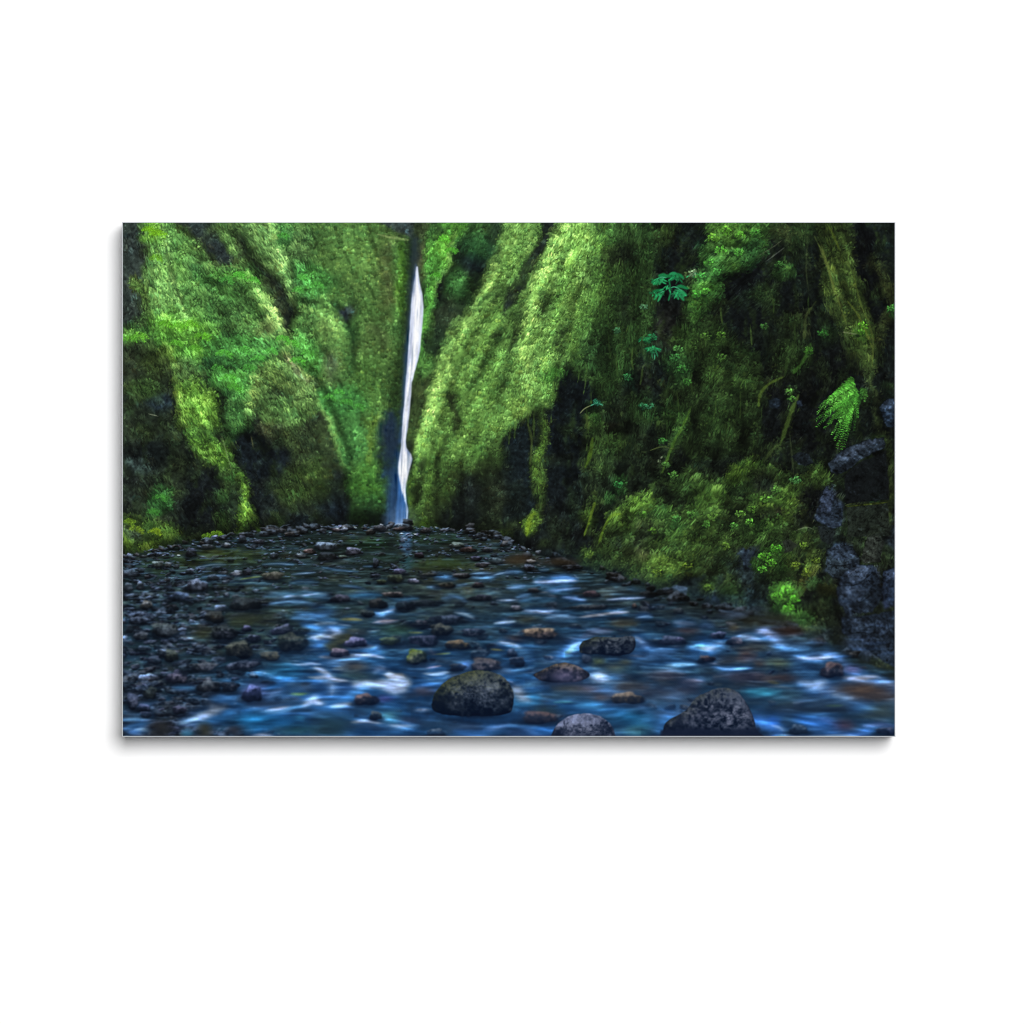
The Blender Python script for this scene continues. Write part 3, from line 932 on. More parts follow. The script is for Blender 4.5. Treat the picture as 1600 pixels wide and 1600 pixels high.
B 528834 370,370 560,440
S 667c26 30 640,10 610,90 580,150
S 6a7f24 60 770,120 730,230 680,340
B 2f1f24 560,230 670,290
B 55702a 820,0 1030,70
B 2e4a24 260,20 420,90
B 17191d 840,90 980,340
S 5c6a2c 24 828,130 830,240 850,350
B 1c1e20 740,260 830,380
P 41506a b=2 r=2 1020,70 1060,130 1150,190 1160,340 1080,350 945,260 980,160
B 4f6080 1020,80 1070,130
B 4c5c74 990,180 1080,280
B 3c4c50 1040,220 1150,330
S 7e8a50 9 980,150 960,240 900,400
B 222a20 940,300 1170,420
B 4a5a58 980,420 1130,460
P 15191b 1150,0 1530,0 1520,180 1160,200
P 262f24 1160,210 1540,190 1550,440 1400,460 1290,660 1170,470
S 6a7a24 18 1180,215 1330,205 1530,180
B 3a7a48 1390,120 1480,165
B 1c2420 1190,260 1500,420
S 55622a 50 1545,0 1560,160 1550,340 1520,420
P 35424c 1610,300 1610,600 1540,560 1550,400
P 4a5648 1310,670 1360,540 1400,440 1500,440 1510,560 1440,660
B 6a7a24 1390,420 1480,470
B 4c4c68 1420,470 1500,520
B 181c1c 1180,460 1330,680
P 7a8a30 a=.6 880,400 900,330 850,400
S 77866a 10 730,410 800,390 870,400
B 35324a 670,490 780,580
B 1f2424 660,400 760,490
B 3c4c24 780,440 960,560
B 4a5f24 850,560 980,700
P 3b4e66 b=2 r=3 1090,540 1180,545 1280,640 1260,700 1060,730 1060,640
B 587aa2 1090,540 1200,580
B 2a3440 1080,620 1230,690
P 4a5c78 b=2 r=3 1040,780 1100,690 1240,690 1240,760 1120,790
B 6a7fa0 1100,690 1230,730
P 3d4a62 b=2 r=4 1150,860 1290,720 1440,690 1500,760 1480,1067 1130,1067
B 5c6f94 1290,720 1400,830
B 7488a8 1180,870 1330,960
B 566a88 1160,960 1270,1067
B 262c34 1040,780 1160,860
B 3a4a2a 1300,930 1440,1060
B 2c3a2a 1400,900 1500,960
S 7a8aa0 10 1330,900 1400,900 1460,930
P 37446a b=2 1500,860 1610,740 1610,1067 1500,1067
B 5c6c98 1500,880 1610,940
B 24261f 1460,660 1560,880
B 3a301f 1480,820 1520,900
P 253038 250,620 450,560 620,540 480,720 420,860 200,860
P 293a38 0,660 300,620 480,700 560,1067 0,1067
B 3a4a60 320,620 450,760
B 42542c 0,640 180,760
B 52702a 0,840 100,930
B 46562c 180,800 300,900
B 3b4c52 280,760 420,900
B 3a5a2c 150,900 300,960
B 2c4048 330,860 560,1067
B 2c3c50 0,940 150,1067
P 37601f 520,570 640,510 760,600 740,760 620,860 480,740
B 62b030 540,570 620,640
B 58a02e 600,540 660,600
B 63b83a 445,700 510,760
B 3a6a30 640,600 720,700
B 2a3a20 560,760 780,860
B 6a7a2a 690,620 770,740
B 1d2120 770,640 860,780
B 62702a 860,570 960,660
B 758a2a 840,690 960,770
S 82803a 40 1000,720 900,790 820,850 760,920
B 5c602a 740,800 880,930
B 4a8a60 910,830 980,880
P 3f7a24 570,880 700,840 780,900 800,1040 760,1067 610,1067 600,960
B 66c038 640,930 740,1010
B 74cc34 690,1000 790,1067
B 4f9a34 590,880 640,930
B 56a040 720,860 800,920
B e0e0b0 610,1020 640,1045
B 15181c 860,920 1150,1020
B 2f3a44 880,1010 1130,1067
B 44481f 980,880 1120,960
'''
FORMS = '''
T L
P 1b2322 -20,-20 1620,-20 1620,1260 -20,1260
P 557c40 590,-10 1060,-10 1110,58 1170,72 1185,400 1155,700 1145,950 1110,1245 925,1245 915,1000 860,850 800,640 690,470 690,250 640,100
B 3c8045 600,0 720,190
B 4f6c52 690,40 790,200
B 5f8240 820,60 1060,330
B 2f9a40 690,195 850,310
B 50803e 800,300 960,520
B 5f8748 790,350 940,600
B 6d9050 800,360 900,470
S 28483a 26 860,330 930,430 955,560
B 333f46 890,350 960,420
B 5e6e62 820,530 900,660
B 45a53c 640,470 800,630
B 2b8a3e 810,680 1010,800
B 55723a 960,400 1110,700
B 5f6a44 1040,80 1110,400
B 566642 980,420 1090,560
B 4f7a34 960,560 1080,740
B 3f7a40 850,790 1040,1010
B 3a6a2c 930,1000 1090,1230
B 3f7a2c 940,980 1060,1100
P 1f3230 b=14 930,1170 1090,1150 1110,1260 920,1260
S 5c7228 30 1045,770 1015,880 1010,1000
P 35502f b=14 1130,70 1190,80 1212,200 1184,400 1164,700 1146,950 1126,1110 1070,1060 1060,900 1090,720 1140,500 1150,300
S 4e8024 44 1140,85 1152,240 1135,400
B 2b3b4a 1055,770 1140,950
B 24404c 1060,1000 1130,1120
P 3a4649 b=4 r=3 1050,-10 1200,-10 1190,75 1120,62 1085,35
P 343c3c r=5 -10,-10 108,-10 108,180 130,330 125,400 60,460 -10,460
P 46543f 205,-10 600,-10 645,100 692,250 692,350 670,480 630,390 560,260 480,180 390,195 300,90
P 2c3638 230,0 390,0 425,90 470,150 440,182 390,182 320,90
S 5f8250 34 400,0 440,80 475,160
P 62845a 455,-10 600,-10 650,110 692,240 665,310 590,205 510,100
S 2a3432 44 475,60 555,170 630,270 685,350
P 434a40 540,200 660,330 685,430 640,440 580,330
S 2a3230 34 690,330 670,420 680,470
S 8aad7c 34 590,0 650,125 690,260 692,340
P 588c46 95,-10 210,-10 300,90 390,190 480,190 560,260 640,390 665,470 650,545 560,650 500,800 440,900 385,640 220,590 130,400 115,250
B 6a9a56 110,120 220,380
B 5c9440 180,150 290,260
B 6f9a52 260,140 380,240
B 3c6a4a 280,170 340,260
B 4f9a34 330,190 560,280
B 2a5a38 340,230 430,270
B 55a038 480,220 560,300
B 3a5c3a 400,260 500,420
B 4c8a3c 390,280 480,350
S 86b060 50 520,240 600,350 650,450 
S 96b07a 34 580,320 650,430 700,580
B 78885c 540,420 640,560
B 34543a 370,420 470,530
B 52992a 105,370 400,570
B 66b02a 130,390 280,450
B 4a8a2a 220,450 380,560
B 509030 -10,440 110,540
S 6b9a60 26 60,20 110,110 130,250 170,360
S 84a878 18 175,10 190,110 220,280 270,400
S 7aa23c 22 40,240 90,300 130,380
B 6cb01c 70,-5 130,40
B 74b51f 100,20 175,70
B 68a624 75,60 150,100
P 2c352f -10,500 130,480 190,560 232,650 245,800 275,940 250,1210 -10,1260
B 3a4138 0,540 60,660
B 3a4624 60,510 200,620
B 40582e 40,640 130,720
B 2b3a42 110,700 220,770
B 161c1d 0,900 230,1000
B 3c4c4e 20,960 120,1040
P 5a8828 160,530 250,545 330,650 385,750 420,860 450,960 485,1070 440,1060 395,1010 330,960 265,930 250,820 240,700 215,600
S 7d9c34 30 150,510 205,570 232,680 245,800 255,860
B 4a6040 210,570 320,650
B 6fa82c 260,690 380,800
B 78b22c 320,730 390,790
B 4a7030 280,830 400,900
S 6a9a2c 44 270,900 360,960 440,1040
B 2a3228 380,850 425,900
P 37913a 330,495 480,475 640,500 655,575 560,605 520,710 430,725 380,660
B 50ad40 370,620 480,700
B 1f4f40 330,570 400,610
B 48a848 420,510 600,570
B 2a7a3c 400,550 540,610
B 1c3a34 400,690 450,730
P 437f42 430,700 530,720 530,850 440,880 420,790
P 2b322e 520,650 560,600 640,555 690,570 780,660 830,780 870,900 912,1000 925,1100 915,1250 565,1255 520,1110 475,1000 445,890 520,850 540,750
P 58744a 545,620 650,565 690,570 780,660 825,770 710,830 600,855 545,770
S 809850 44 545,610 530,700 520,790
B 84a454 560,590 660,650
B 3a4a36 590,670 680,750
B 56804c 620,740 720,800
B 6a8058 680,640 790,740
S 82866a 34 640,530 720,600 790,690
B 4a4a32 560,830 680,900
P 3d4a34 b=14 590,850 720,840 830,800 880,920 905,1000 760,1010 650,960
P 161d22 b=10 440,880 520,850 590,875 690,940 690,1030 620,1110 570,1250 525,1120 470,990
P 333f26 640,1090 760,1000 860,1010 885,1120 800,1235 620,1245
B 44562a 680,1000 830,1100
B 19232d 840,1060 930,1240
S 76945c 14 770,650 830,770 880,900 918,1000
S 6a9a4c 9 850,820 900,900 940,980
P 171c1e 255,1050 395,1000 405,1250 255,1250
B 34462e 390,1030 470,1180
B 2a6a38 110,1110 200,1160
B 2b4a34 100,1180 170,1220
P 405624 -10,1215 60,1195 130,1200 245,1255 190,1330 -10,1330
S 62901f 26 475,1040 500,1130 492,1200 485,1280
S 55781f 14 500,1160 520,1210 570,1285
P 3c4632 1195,-10 1290,-10 1262,150 1235,330 1245,450 1225,560 1190,640 1235,330 1215,190
B 5f6042 1215,120 1260,190
P 479430 1265,-10 1465,-10 1400,85 1325,185 1292,310 1262,430 1222,590 1190,640 1232,430 1245,240
B 5cb02c 1280,50 1360,150
B 55a630 1340,0 1440,60
B 2f4a2a 1265,10 1310,70
S 88b250 14 1370,20 1360,100 1310,210 1285,320
P 26392e 1440,-10 1595,-10 1560,110 1480,260 1400,400 1340,490 1270,570 1240,560 1300,340 1330,190
B 1f5a42 1410,70 1510,140
B 1c282b 1410,140 1500,210
B 3c7a3e 1330,210 1420,300
B 323c34 1280,330 1400,430
P 6a9640 1590,40 1620,-20 1620,1340 1185,1340 1168,1100 1190,950 1232,780 1300,560 1400,400 1480,270 1560,130
S 8ab054 56 1600,40 1490,280 1390,440 1310,610 1250,790 1205,950
P 3b482c 1190,630 1270,560 1285,620 1245,770 1205,900 1182,960 1158,900 1178,760
B 4a7a36 1210,560 1280,640
B 262f22 1165,900 1195,970
S 39502c 26 1580,210 1540,280 1500,350
S 2a3620 30 1610,400 1570,440 1520,470
S 3c5c2e 24 1500,300 1450,360
S 47682e 22 1540,520 1480,620 1420,720
P 2f3a22 1325,700 1372,720 1385,830 1350,870
S 364a24 30 1340,860 1300,980 1280,1100
S 2a3820 34 1240,960 1210,1060 1200,1180
P 3a4a28 b=18 1230,1060 1330,1000 1420,1010 1520,900 1620,860 1620,1340 1180,1340
P 20281f b=14 1380,1080 1460,1040 1620,980 1620,1340 1280,1340
S 4c6a26 30 1200,1000 1180,1120 1190,1240
S 466324 26 1270,960 1250,1080 1260,1180
S 40582a 20 1330,900 1310,1010 1320,1100
B 5c8a38 1420,900 1490,960
B 587e16 1205,1230 1250,1262
T R
P 171e1e -20,-20 1620,-20 1620,1340 -20,1340
P 6e9a44 -20,-20 390,-20 350,150 345,280 310,420 255,540 212,640 195,770 100,785 60,830 -20,880
P 2f4a26 b=16 345,-10 600,-10 620,300 560,500 500,650 420,750 340,650 255,610 320,430 370,280
S 4f7830 90 b=14 410,0 395,200 345,380 270,580
B 3c5c30 460,0 560,100
B 212a20 400,100 540,210
B 40602c 420,200 520,280
B 1a2222 450,310 510,420
B 3f5f2a 360,330 460,430
B 2a4630 300,470 420,600
P 232c2b r=3 140,-10 205,-10 165,120 95,240 40,340 -10,410 -10,290 60,200 112,100
P 76a848 -10,-10 135,-10 100,110 50,220 -10,290
S 8ab550 64 245,10 175,150 115,320 92,500 70,680
B 7cae44 230,20 350,150
B 74a440 170,180 300,300
S 2f3e22 34 165,290 155,350 140,410
S 34462a 26 240,430 220,480 205,530
S 33432a 40 75,330 50,430 20,560
S 456428 40 250,180 220,280 190,400
B 42802c 160,600 240,660
B 7a983c 20,720 100,820
P 131a1e 195,650 260,600 345,650 375,720 335,800 325,900 310,1050 185,1260 170,1000 182,780
P 172024 15,870 92,790 135,900 135,1180 -10,1260 -10,900
S 5a7626 32 148,780 160,890 132,1000 150,1090 108,1240
P 181f21 600,-10 850,-10 830,160 745,250 745,480 690,560 605,490 615,300
B 33441f 620,10 680,90
B 2b2c2c 610,350 720,520
P 437c2e 850,-10 1085,-10 1065,120 980,180 905,225 855,330 785,430 740,370 770,230 830,140
B 5ea034 840,10 1000,90
B 66a636 830,40 910,100
B 56a040 800,110 940,170
B 3f9544 780,180 870,290
B 54a830 790,240 850,290
B 2a6a45 980,80 1040,160
P 29391f 690,430 860,400 940,480 1045,600 1055,950 860,965 740,965 640,810 680,560
B 3f5f2a 700,420 800,560
B 48662a 800,430 900,520
B 3a5522 820,520 880,640
B 2f5f30 660,540 760,640
B 2f4c20 640,760 760,870
B 3a5524 820,740 940,900
B 45602a 900,600 1010,700
P 151a1d 880,225 1060,160 1200,180 1215,420 1100,470 960,480 900,360
B 3c4a2e 1060,10 1220,80
B 35602c 1100,170 1160,240
B 2c4030 1000,250 1100,330
B 3a4a28 1130,380 1210,450
P 3b4a20 1255,-10 1405,-10 1432,200 1472,380 1525,560 1495,645 1440,560 1370,450 1300,280
B 4e5f28 1320,120 1430,280
B 4a5826 1400,380 1500,560
P 13171a 1420,15 1535,30 1535,250 1562,330 1502,430 1470,370 1442,200
S 474f2a 34 1500,140 1535,220 1575,320 1525,450 1505,550
P 14181a 1090,480 1300,425 1440,600 1430,640 1300,760 1335,940 1180,965 1060,900 1052,740
B 2a3c20 1080,480 1240,600
P 202a22 310,800 500,700 640,800 640,1000 560,1090 340,1190 300,1000
B 2c4a2c 500,740 620,830
B 3a5424 380,860 480,960
B 35501f 340,760 400,850
P 46602a 480,1165 620,1060 780,1020 880,1040 1000,960 1080,990 1180,1060 1315,1005 1325,1085 1235,1120 1215,1340 470,1340
B 1c2423 640,1070 790,1150
B 5c7c26 500,1130 590,1190
B 2a3a24 780,1030 900,1110
B 587a2c 760,1080 900,1180
B 54772a 1000,1080 1180,1240
B 2b3838 540,1220 660,1290
B 1d2422 1000,1180 1100,1240
P 5e8424 870,1070 945,980 1025,975 1015,1030 945,1075
B 2c3430 1010,1020 1100,1120
P 15191a 1370,1040 1560,980 1570,1140 1390,1165
P 1a1f1d 1330,1010 1480,960 1600,930 1600,1000 1400,1060
P 262f24 b=3 1392,1165 1562,1150 1575,1300 1400,1290
S 414c2c 22 1490,640 1520,780 1558,950 1570,1100 1582,1260
P 14181a 1200,1130 1290,1100 1300,1250 1200,1260
'''
RIDGES = '''
T L
S 9cb070 9 1040,52 1090,66 1130,72 1175,78
S 8aa65c 5 395,190 450,185 500,200
T R
S 58782f 4 a=.55 r=2.5 20,820 13,900 10,962
S 668838 6 a=.55 r=2.5 45,795 37,860 36,890
S 58782f 6 a=.55 r=2.5 95,740 91,806 92,840
S 668838 6 a=.55 r=2.5 118,732 114,816 115,884
S 668838 6 a=.55 r=2.5 198,655 188,745 185,825
S 668838 4 a=.55 r=2.5 208,615 208,688 204,736
S 3f5a26 6 a=.55 r=2.5 222,590 216,666 211,719
S 668838 3 a=.55 r=2.5 300,570 298,635 292,665
S 668838 4 a=.55 r=2.5 330,600 325,670 316,712
S 4c6a2a 3 a=.55 r=2.5 355,640 349,709 350,749
S 2f4420 8 420,470 423,515 428,560
S 3a5024 5 450,560 454,600 458,640
S 2f4420 6 480,420 475,470 472,520
S 4f6a30 7 520,520 515,565 521,610
S 3a5024 7 560,600 556,635 550,670
S 2f4420 7 390,800 396,845 393,890
S 3a5024 4 330,760 333,820 339,880
S 3a5024 7 700,700 705,740 708,780
S 2f4420 8 760,620 758,665 766,710
S 46602a 4 860,720 858,770 850,820
S 3a5024 4 900,830 903,875 907,920
S 3a5024 5 960,700 960,755 959,810
S 2f4420 5 1010,880 1015,915 1001,950
S 2f4420 6 660,820 659,865 654,910
S 4f6a30 7 880,350 881,385 886,420
S 4f6a30 8 1000,420 1004,465 1007,510
S 3a5024 8 1090,300 1096,340 1096,380
S 2f4420 7 1180,420 1184,475 1177,530
S 2f4420 7 1240,300 1238,345 1246,390
S 2f4420 8 1150,560 1149,600 1140,640
S 6d7c3c 9 1262,60 1300,140 1330,230 1345,300
S 5c6c22 9 1315,10 1345,70 1370,130
S 6f7e2e 9 1400,330 1450,400 1500,520
S 55642a 7 1420,200 1450,330 1500,470 1500,600
S 5c6a30 7 1280,60 1340,260 1400,440
S 404c30 8 1235,60 1230,200 1240,290
S 4d5a30 14 1270,330 1230,390 1222,480
S 5a7630 15 1200,710 1165,790 1140,870 1120,920
S 43542c 13 1120,910 1080,950 1050,1000
S 5c7428 11 1135,640 1075,670 1040,710 1035,760
S 44742a 16 1250,500 1220,570 1180,620
S 3b462e 7 1160,860 1170,950 1180,1050
S 55802a 11 760,760 720,850 690,900 640,1030
S 2c3c1e 5 890,1060 940,1020 960,985
S 56741f 12 355,890 345,960 325,1010
S 729424 12 470,1200 430,1210 400,1260 380,1320
S 7c9a2a 10 365,1150 350,1200 320,1290
S 86a422 22 120,1190 95,1225 85,1290
S 4a5a2c 10 90,830 105,900 100,1000
S 46552a 10 330,790 335,850
S 5c5c4c 4 1040,140 1090,110 1130,80
S 5a605c 4 1060,170 1100,140 1140,110
S 8c9270 4 1380,455 1420,462 1450,465
S 64743a 4 1390,1165 1440,1150
S 6c7c40 4 590,940 640,925 690,935
S 88906a 5 1255,1240 1275,1190 1300,1120
S 77866a 4 1180,1270 1230,1255 1260,1262
B a8b030 1330,185 1345,205
B c0c8c0 628,960 640,972
B b0b8b0 622,978 634,990
B 6f9440 620,820 640,840
S 55863c 10 1150,700 1180,690
S 4f8a3a 8 1150,730 1175,722
B 5c9c2c 1440,430 1480,480
B 3a8a3a 1580,350 1600,390
B 7a9a70 740,205 780,240
T L
S 8c9c70 4 410,880 430,950 450,1020
S 8c9082 4 110,790 150,800
S 5a5a40 5 530,880 540,930
S 547a50 7 20,700 60,720
'''
FALL = '''
T L
S 27343c 30 a=.75 b=6 t=0 1202,80 1192,220 1178,420 1166,600 1152,800
B 22344a a=.6 b=9 1050,770 1145,960
B 203246 a=.6 b=9 1080,960 1140,1230
S 34568a 18 b=5 a=.55 t=0 1190,400 1172,560 1158,760 1146,900
S 2a4a74 40 b=8 a=.7 1140,940 1118,1100 1105,1250
S 44566e 12 b=3 1205,180 1190,300 1180,430
P 27405f b=6 r=1 a=.7 1128,1040 1150,1040 1166,1120 1170,1250 1085,1250 1105,1160
P 3766a4 b=3 r=.6 a=.85 1134,1000 1165,1040 1160,1110 1170,1180 1170,1222 1152,1250 1120,1250 1130,1120
P cfd8ee b=1.2 r=.5 1207,188 1212,188 1221,250 1233,305 1237,350 1230,450 1222,535 1206,600 1189,660 1182,760 1173,840 1163,905 1167,930 1186,955 1191,976 1181,1012 1168,1060 1160,1090 1150,1120 1140,1070 1131,1010 1138,965 1145,920 1152,800 1162,680 1172,560 1180,440 1185,340 1195,262
P f0f3fb b=2 r=.4 1209,230 1222,290 1230,340 1222,450 1214,530 1198,600 1182,660 1174,760 1164,840 1156,905 1160,940 1182,965 1180,1000 1166,1060 1154,1080 1142,1020 1148,940 1156,820 1168,690 1180,570 1188,450 1192,340 1202,280
P f8faff b=4 r=.4 1140,985 1165,960 1186,972 1176,1020 1160,1090 1150,1075 1136,1030
S e4e9f8 7 a=.7 1216,330 1210,440 1200,560
S b4c0e2 5 a=.6 1198,320 1192,440 1182,560 1170,680
S dfe8fa 9 1160,1050 1157,1100 1163,1150
S b4cdf0 7 1160,1130 1169,1180 1166,1225 1150,1246
S c4d6f0 7 1118,1246 1140,1243 1165,1246
'''
SHADE = '''
T L
S 000000 24 704,230 686,380 680,490
S 000000 14 300,95 340,150 390,188
S f0f0f0 12 196,545 228,640 250,760 266,880
S 000000 22 440,890 470,980 500,1080
S e8e8e8 10 452,955 485,1050 505,1150 495,1270
S 101010 16 520,1080 545,1180 575,1260
S e0e0e0 9 405,200 450,190 500,200
S e0e0e0 12 40,235 90,300 125,370
S 101010 20 130,490 180,540 200,600
S d8d8d8 10 330,640 380,730 415,840
S d0d0d0 12 700,160 735,210 770,215
S 202020 12 700,310 770,330 830,330
S d8d8d8 12 1040,70 1100,85 1170,90
S 101010 20 1180,90 1195,150 1200,200
S 181818 12 1215,640 1180,760 1165,880
S 101010 26 210,10 300,90 390,185
S d8d8d8 14 215,30 310,100 400,200
S 181818 42 480,60 560,170 650,280 690,350 682,470
S e0e0e0 26 600,10 650,120 690,240 692,330
S 383838 30 520,150 600,260 660,340
S cccccc 36 500,200 560,300 640,420 662,480
S 282828 24 470,260 530,360 600,470
S 282828 30 340,230 380,245 420,260
S 303030 30 380,330 440,440 480,500
S d8d8d8 16 150,20 160,120 200,260 250,370
S d0d0d0 12 120,100 150,250 175,360
S 303030 14 190,150 230,290 290,400
S 181818 18 60,230 110,330 120,400
S d4d4d4 34 130,400 250,405 350,470
S 303030 30 20,550 80,545 140,550
S 101010 34 205,640 235,780 255,900
S e4e4e4 12 190,550 225,640 245,760 260,850
S 181818 16 340,660 400,780 440,900 450,950
S dcdcdc 24 270,700 330,800 400,920 460,1010
S c0c0c0 20 400,530 520,540 640,560
S c0c0c0 20 370,640 450,660 500,690
S 282828 14 350,590 420,610 520,600
S 202020 14 400,720 440,740 490,740
S bcbcbc 34 560,600 660,580 740,640 800,720
S 181818 40 480,880 560,900 620,960
S c4c4c4 30 560,780 620,820 700,830
S 383838 40 860,960 890,1080 880,1220
S 101010 20 920,1000 925,1120 915,1230
S cccccc 20 700,1060 780,1040 840,1060
S e4e4e4 12 690,560 780,660 830,770 870,860 905,960
S 101010 20 722,552 812,652 866,765 908,875 945,985
S d4d4d4 40 810,380 880,400 920,460
S 202020 16 870,330 930,410 960,500 950,580
S 303030 18 800,480 830,530 860,560
S 282828 18 700,160 702,300 690,440
S 303030 70 b=22 1175,150 1152,400 1132,700 1105,1000
S d4d4d4 20 1130,100 1135,250 1120,420
S 181818 50 930,1200 1010,1220 1090,1230
S d8d8d8 20 1340,40 1320,160 1270,320 1240,440
S 202020 22 1420,100 1340,200 1300,330 1270,480
S 101010 54 1480,150 1450,250 1380,330
S d0d0d0 34 1590,80 1500,280 1400,440 1320,600 1260,780 1215,960 1190,1100
S 282828 16 1620,160 1540,310 1450,460 1370,610 1310,780 1270,950
S c8c8c8 22 1620,250 1540,400 1450,560 1390,720 1340,880
S 282828 18 1610,380 1520,520 1440,660
S c4c4c4 20 1600,480 1530,620 1460,760 1410,880
S 202020 20 1600,600 1540,720 1480,840
S 181818 20 1240,1000 1210,1100 1200,1200
S 181818 16 1300,950 1285,1020 1280,1080
S d4d4d4 10 1270,960 1250,1060 1240,1150
S d4d4d4 10 1350,860 1330,960 1310,1080
S 181818 16 1400,1000 1390,1100 1400,1220
S c8c8c8 10 1440,980 1430,1080 1440,1180
T R
S cccccc 26 250,10 180,140 120,300 95,480 70,680
S 282828 14 300,60 220,200 170,340 150,480
S dcdcdc 20 330,40 260,180 210,330 190,480 150,620
S 282828 18 370,120 310,260 270,400 240,520 190,640
S cccccc 18 390,40 350,200 310,340 280,460
S 303030 30 440,100 420,260 380,400 340,540
S 383838 90 b=30 510,100 490,300 440,480 390,620
S 181818 40 190,740 120,790 60,850
S d4d4d4 16 850,60 940,50 1040,30
S d4d4d4 16 800,180 900,140 980,120
S 282828 20 860,110 950,100 1050,90
S 202020 24 830,260 900,230 980,200
S 181818 30 650,120 640,280 660,460
S d8d8d8 16 770,460 740,520 710,580
S d8d8d8 14 850,470 830,560 840,640
S 181818 20 800,480 790,600 800,720
S 181818 22 900,480 900,600 920,700
S d4d4d4 14 930,640 990,660 1030,720
S c8c8c8 30 850,760 870,860 840,940
S 181818 24 790,760 780,880 800,960
S 181818 20 960,760 970,860 950,950
S c0c0c0 14 1010,760 1030,860 1030,940
S d8d8d8 12 740,790 700,860 650,960 620,1050
S 101010 16 700,800 650,880 600,960
S 181818 24 560,620 540,700 560,780
S d4d4d4 10 1270,60 1320,220 1380,400
S 282828 12 1310,60 1370,240 1430,420
S d4d4d4 10 1360,60 1410,240 1470,440 1495,600
S 181818 22 1250,200 1290,340 1340,480
S dcdcdc 20 510,1140 560,1130 600,1160
S dcdcdc 20 640,1060 720,1040 800,1030
S e4e4e4 16 890,1050 950,990 1020,985
S 181818 20 900,1080 960,1050 1030,1040
S 181818 30 640,1110 720,1130 800,1100
S 181818 26 1000,1200 1070,1230 1150,1220
S dcdcdc 20 1050,1130 1120,1100 1180,1130
S dcdcdc 16 400,1260 440,1220 470,1205
S 181818 20 420,1290 445,1270 470,1250
S 101010 22 490,1180 488,1230 490,1290
S d4d4d4 18 780,1200 860,1180 940,1220
S 202020 18 760,1250 800,1245 850,1230
T W
S 181818 22 620,350 720,330 800,300
S dcdcdc 20 540,200 640,190 740,220
S d4d4d4 16 520,290 600,270 690,280
S 181818 20 700,160 800,170 860,150
S dcdcdc 18 1050,240 1110,190 1170,200
S 181818 18 1150,260 1230,240 1290,260
S e4e4e4 16 1100,370 1150,350 1190,380
S 101010 34 1230,390 1300,380 1350,400
S 101010 12 1430,190 1445,260 1440,320
S 101010 14 1310,310 1360,320 1420,300
S dcdcdc 10 1340,200 1390,190 1430,220
S d4d4d4 12 1400,290 1460,280 1500,320
S 101010 14 1360,330 1350,430 1370,500
S 101010 12 1535,270 1540,360 1530,450
S d8d8d8 12 1470,300 1500,350 1480,420
S 282828 30 880,280 1000,240 1060,260
S 202020 18 340,260 420,300 520,340
'''
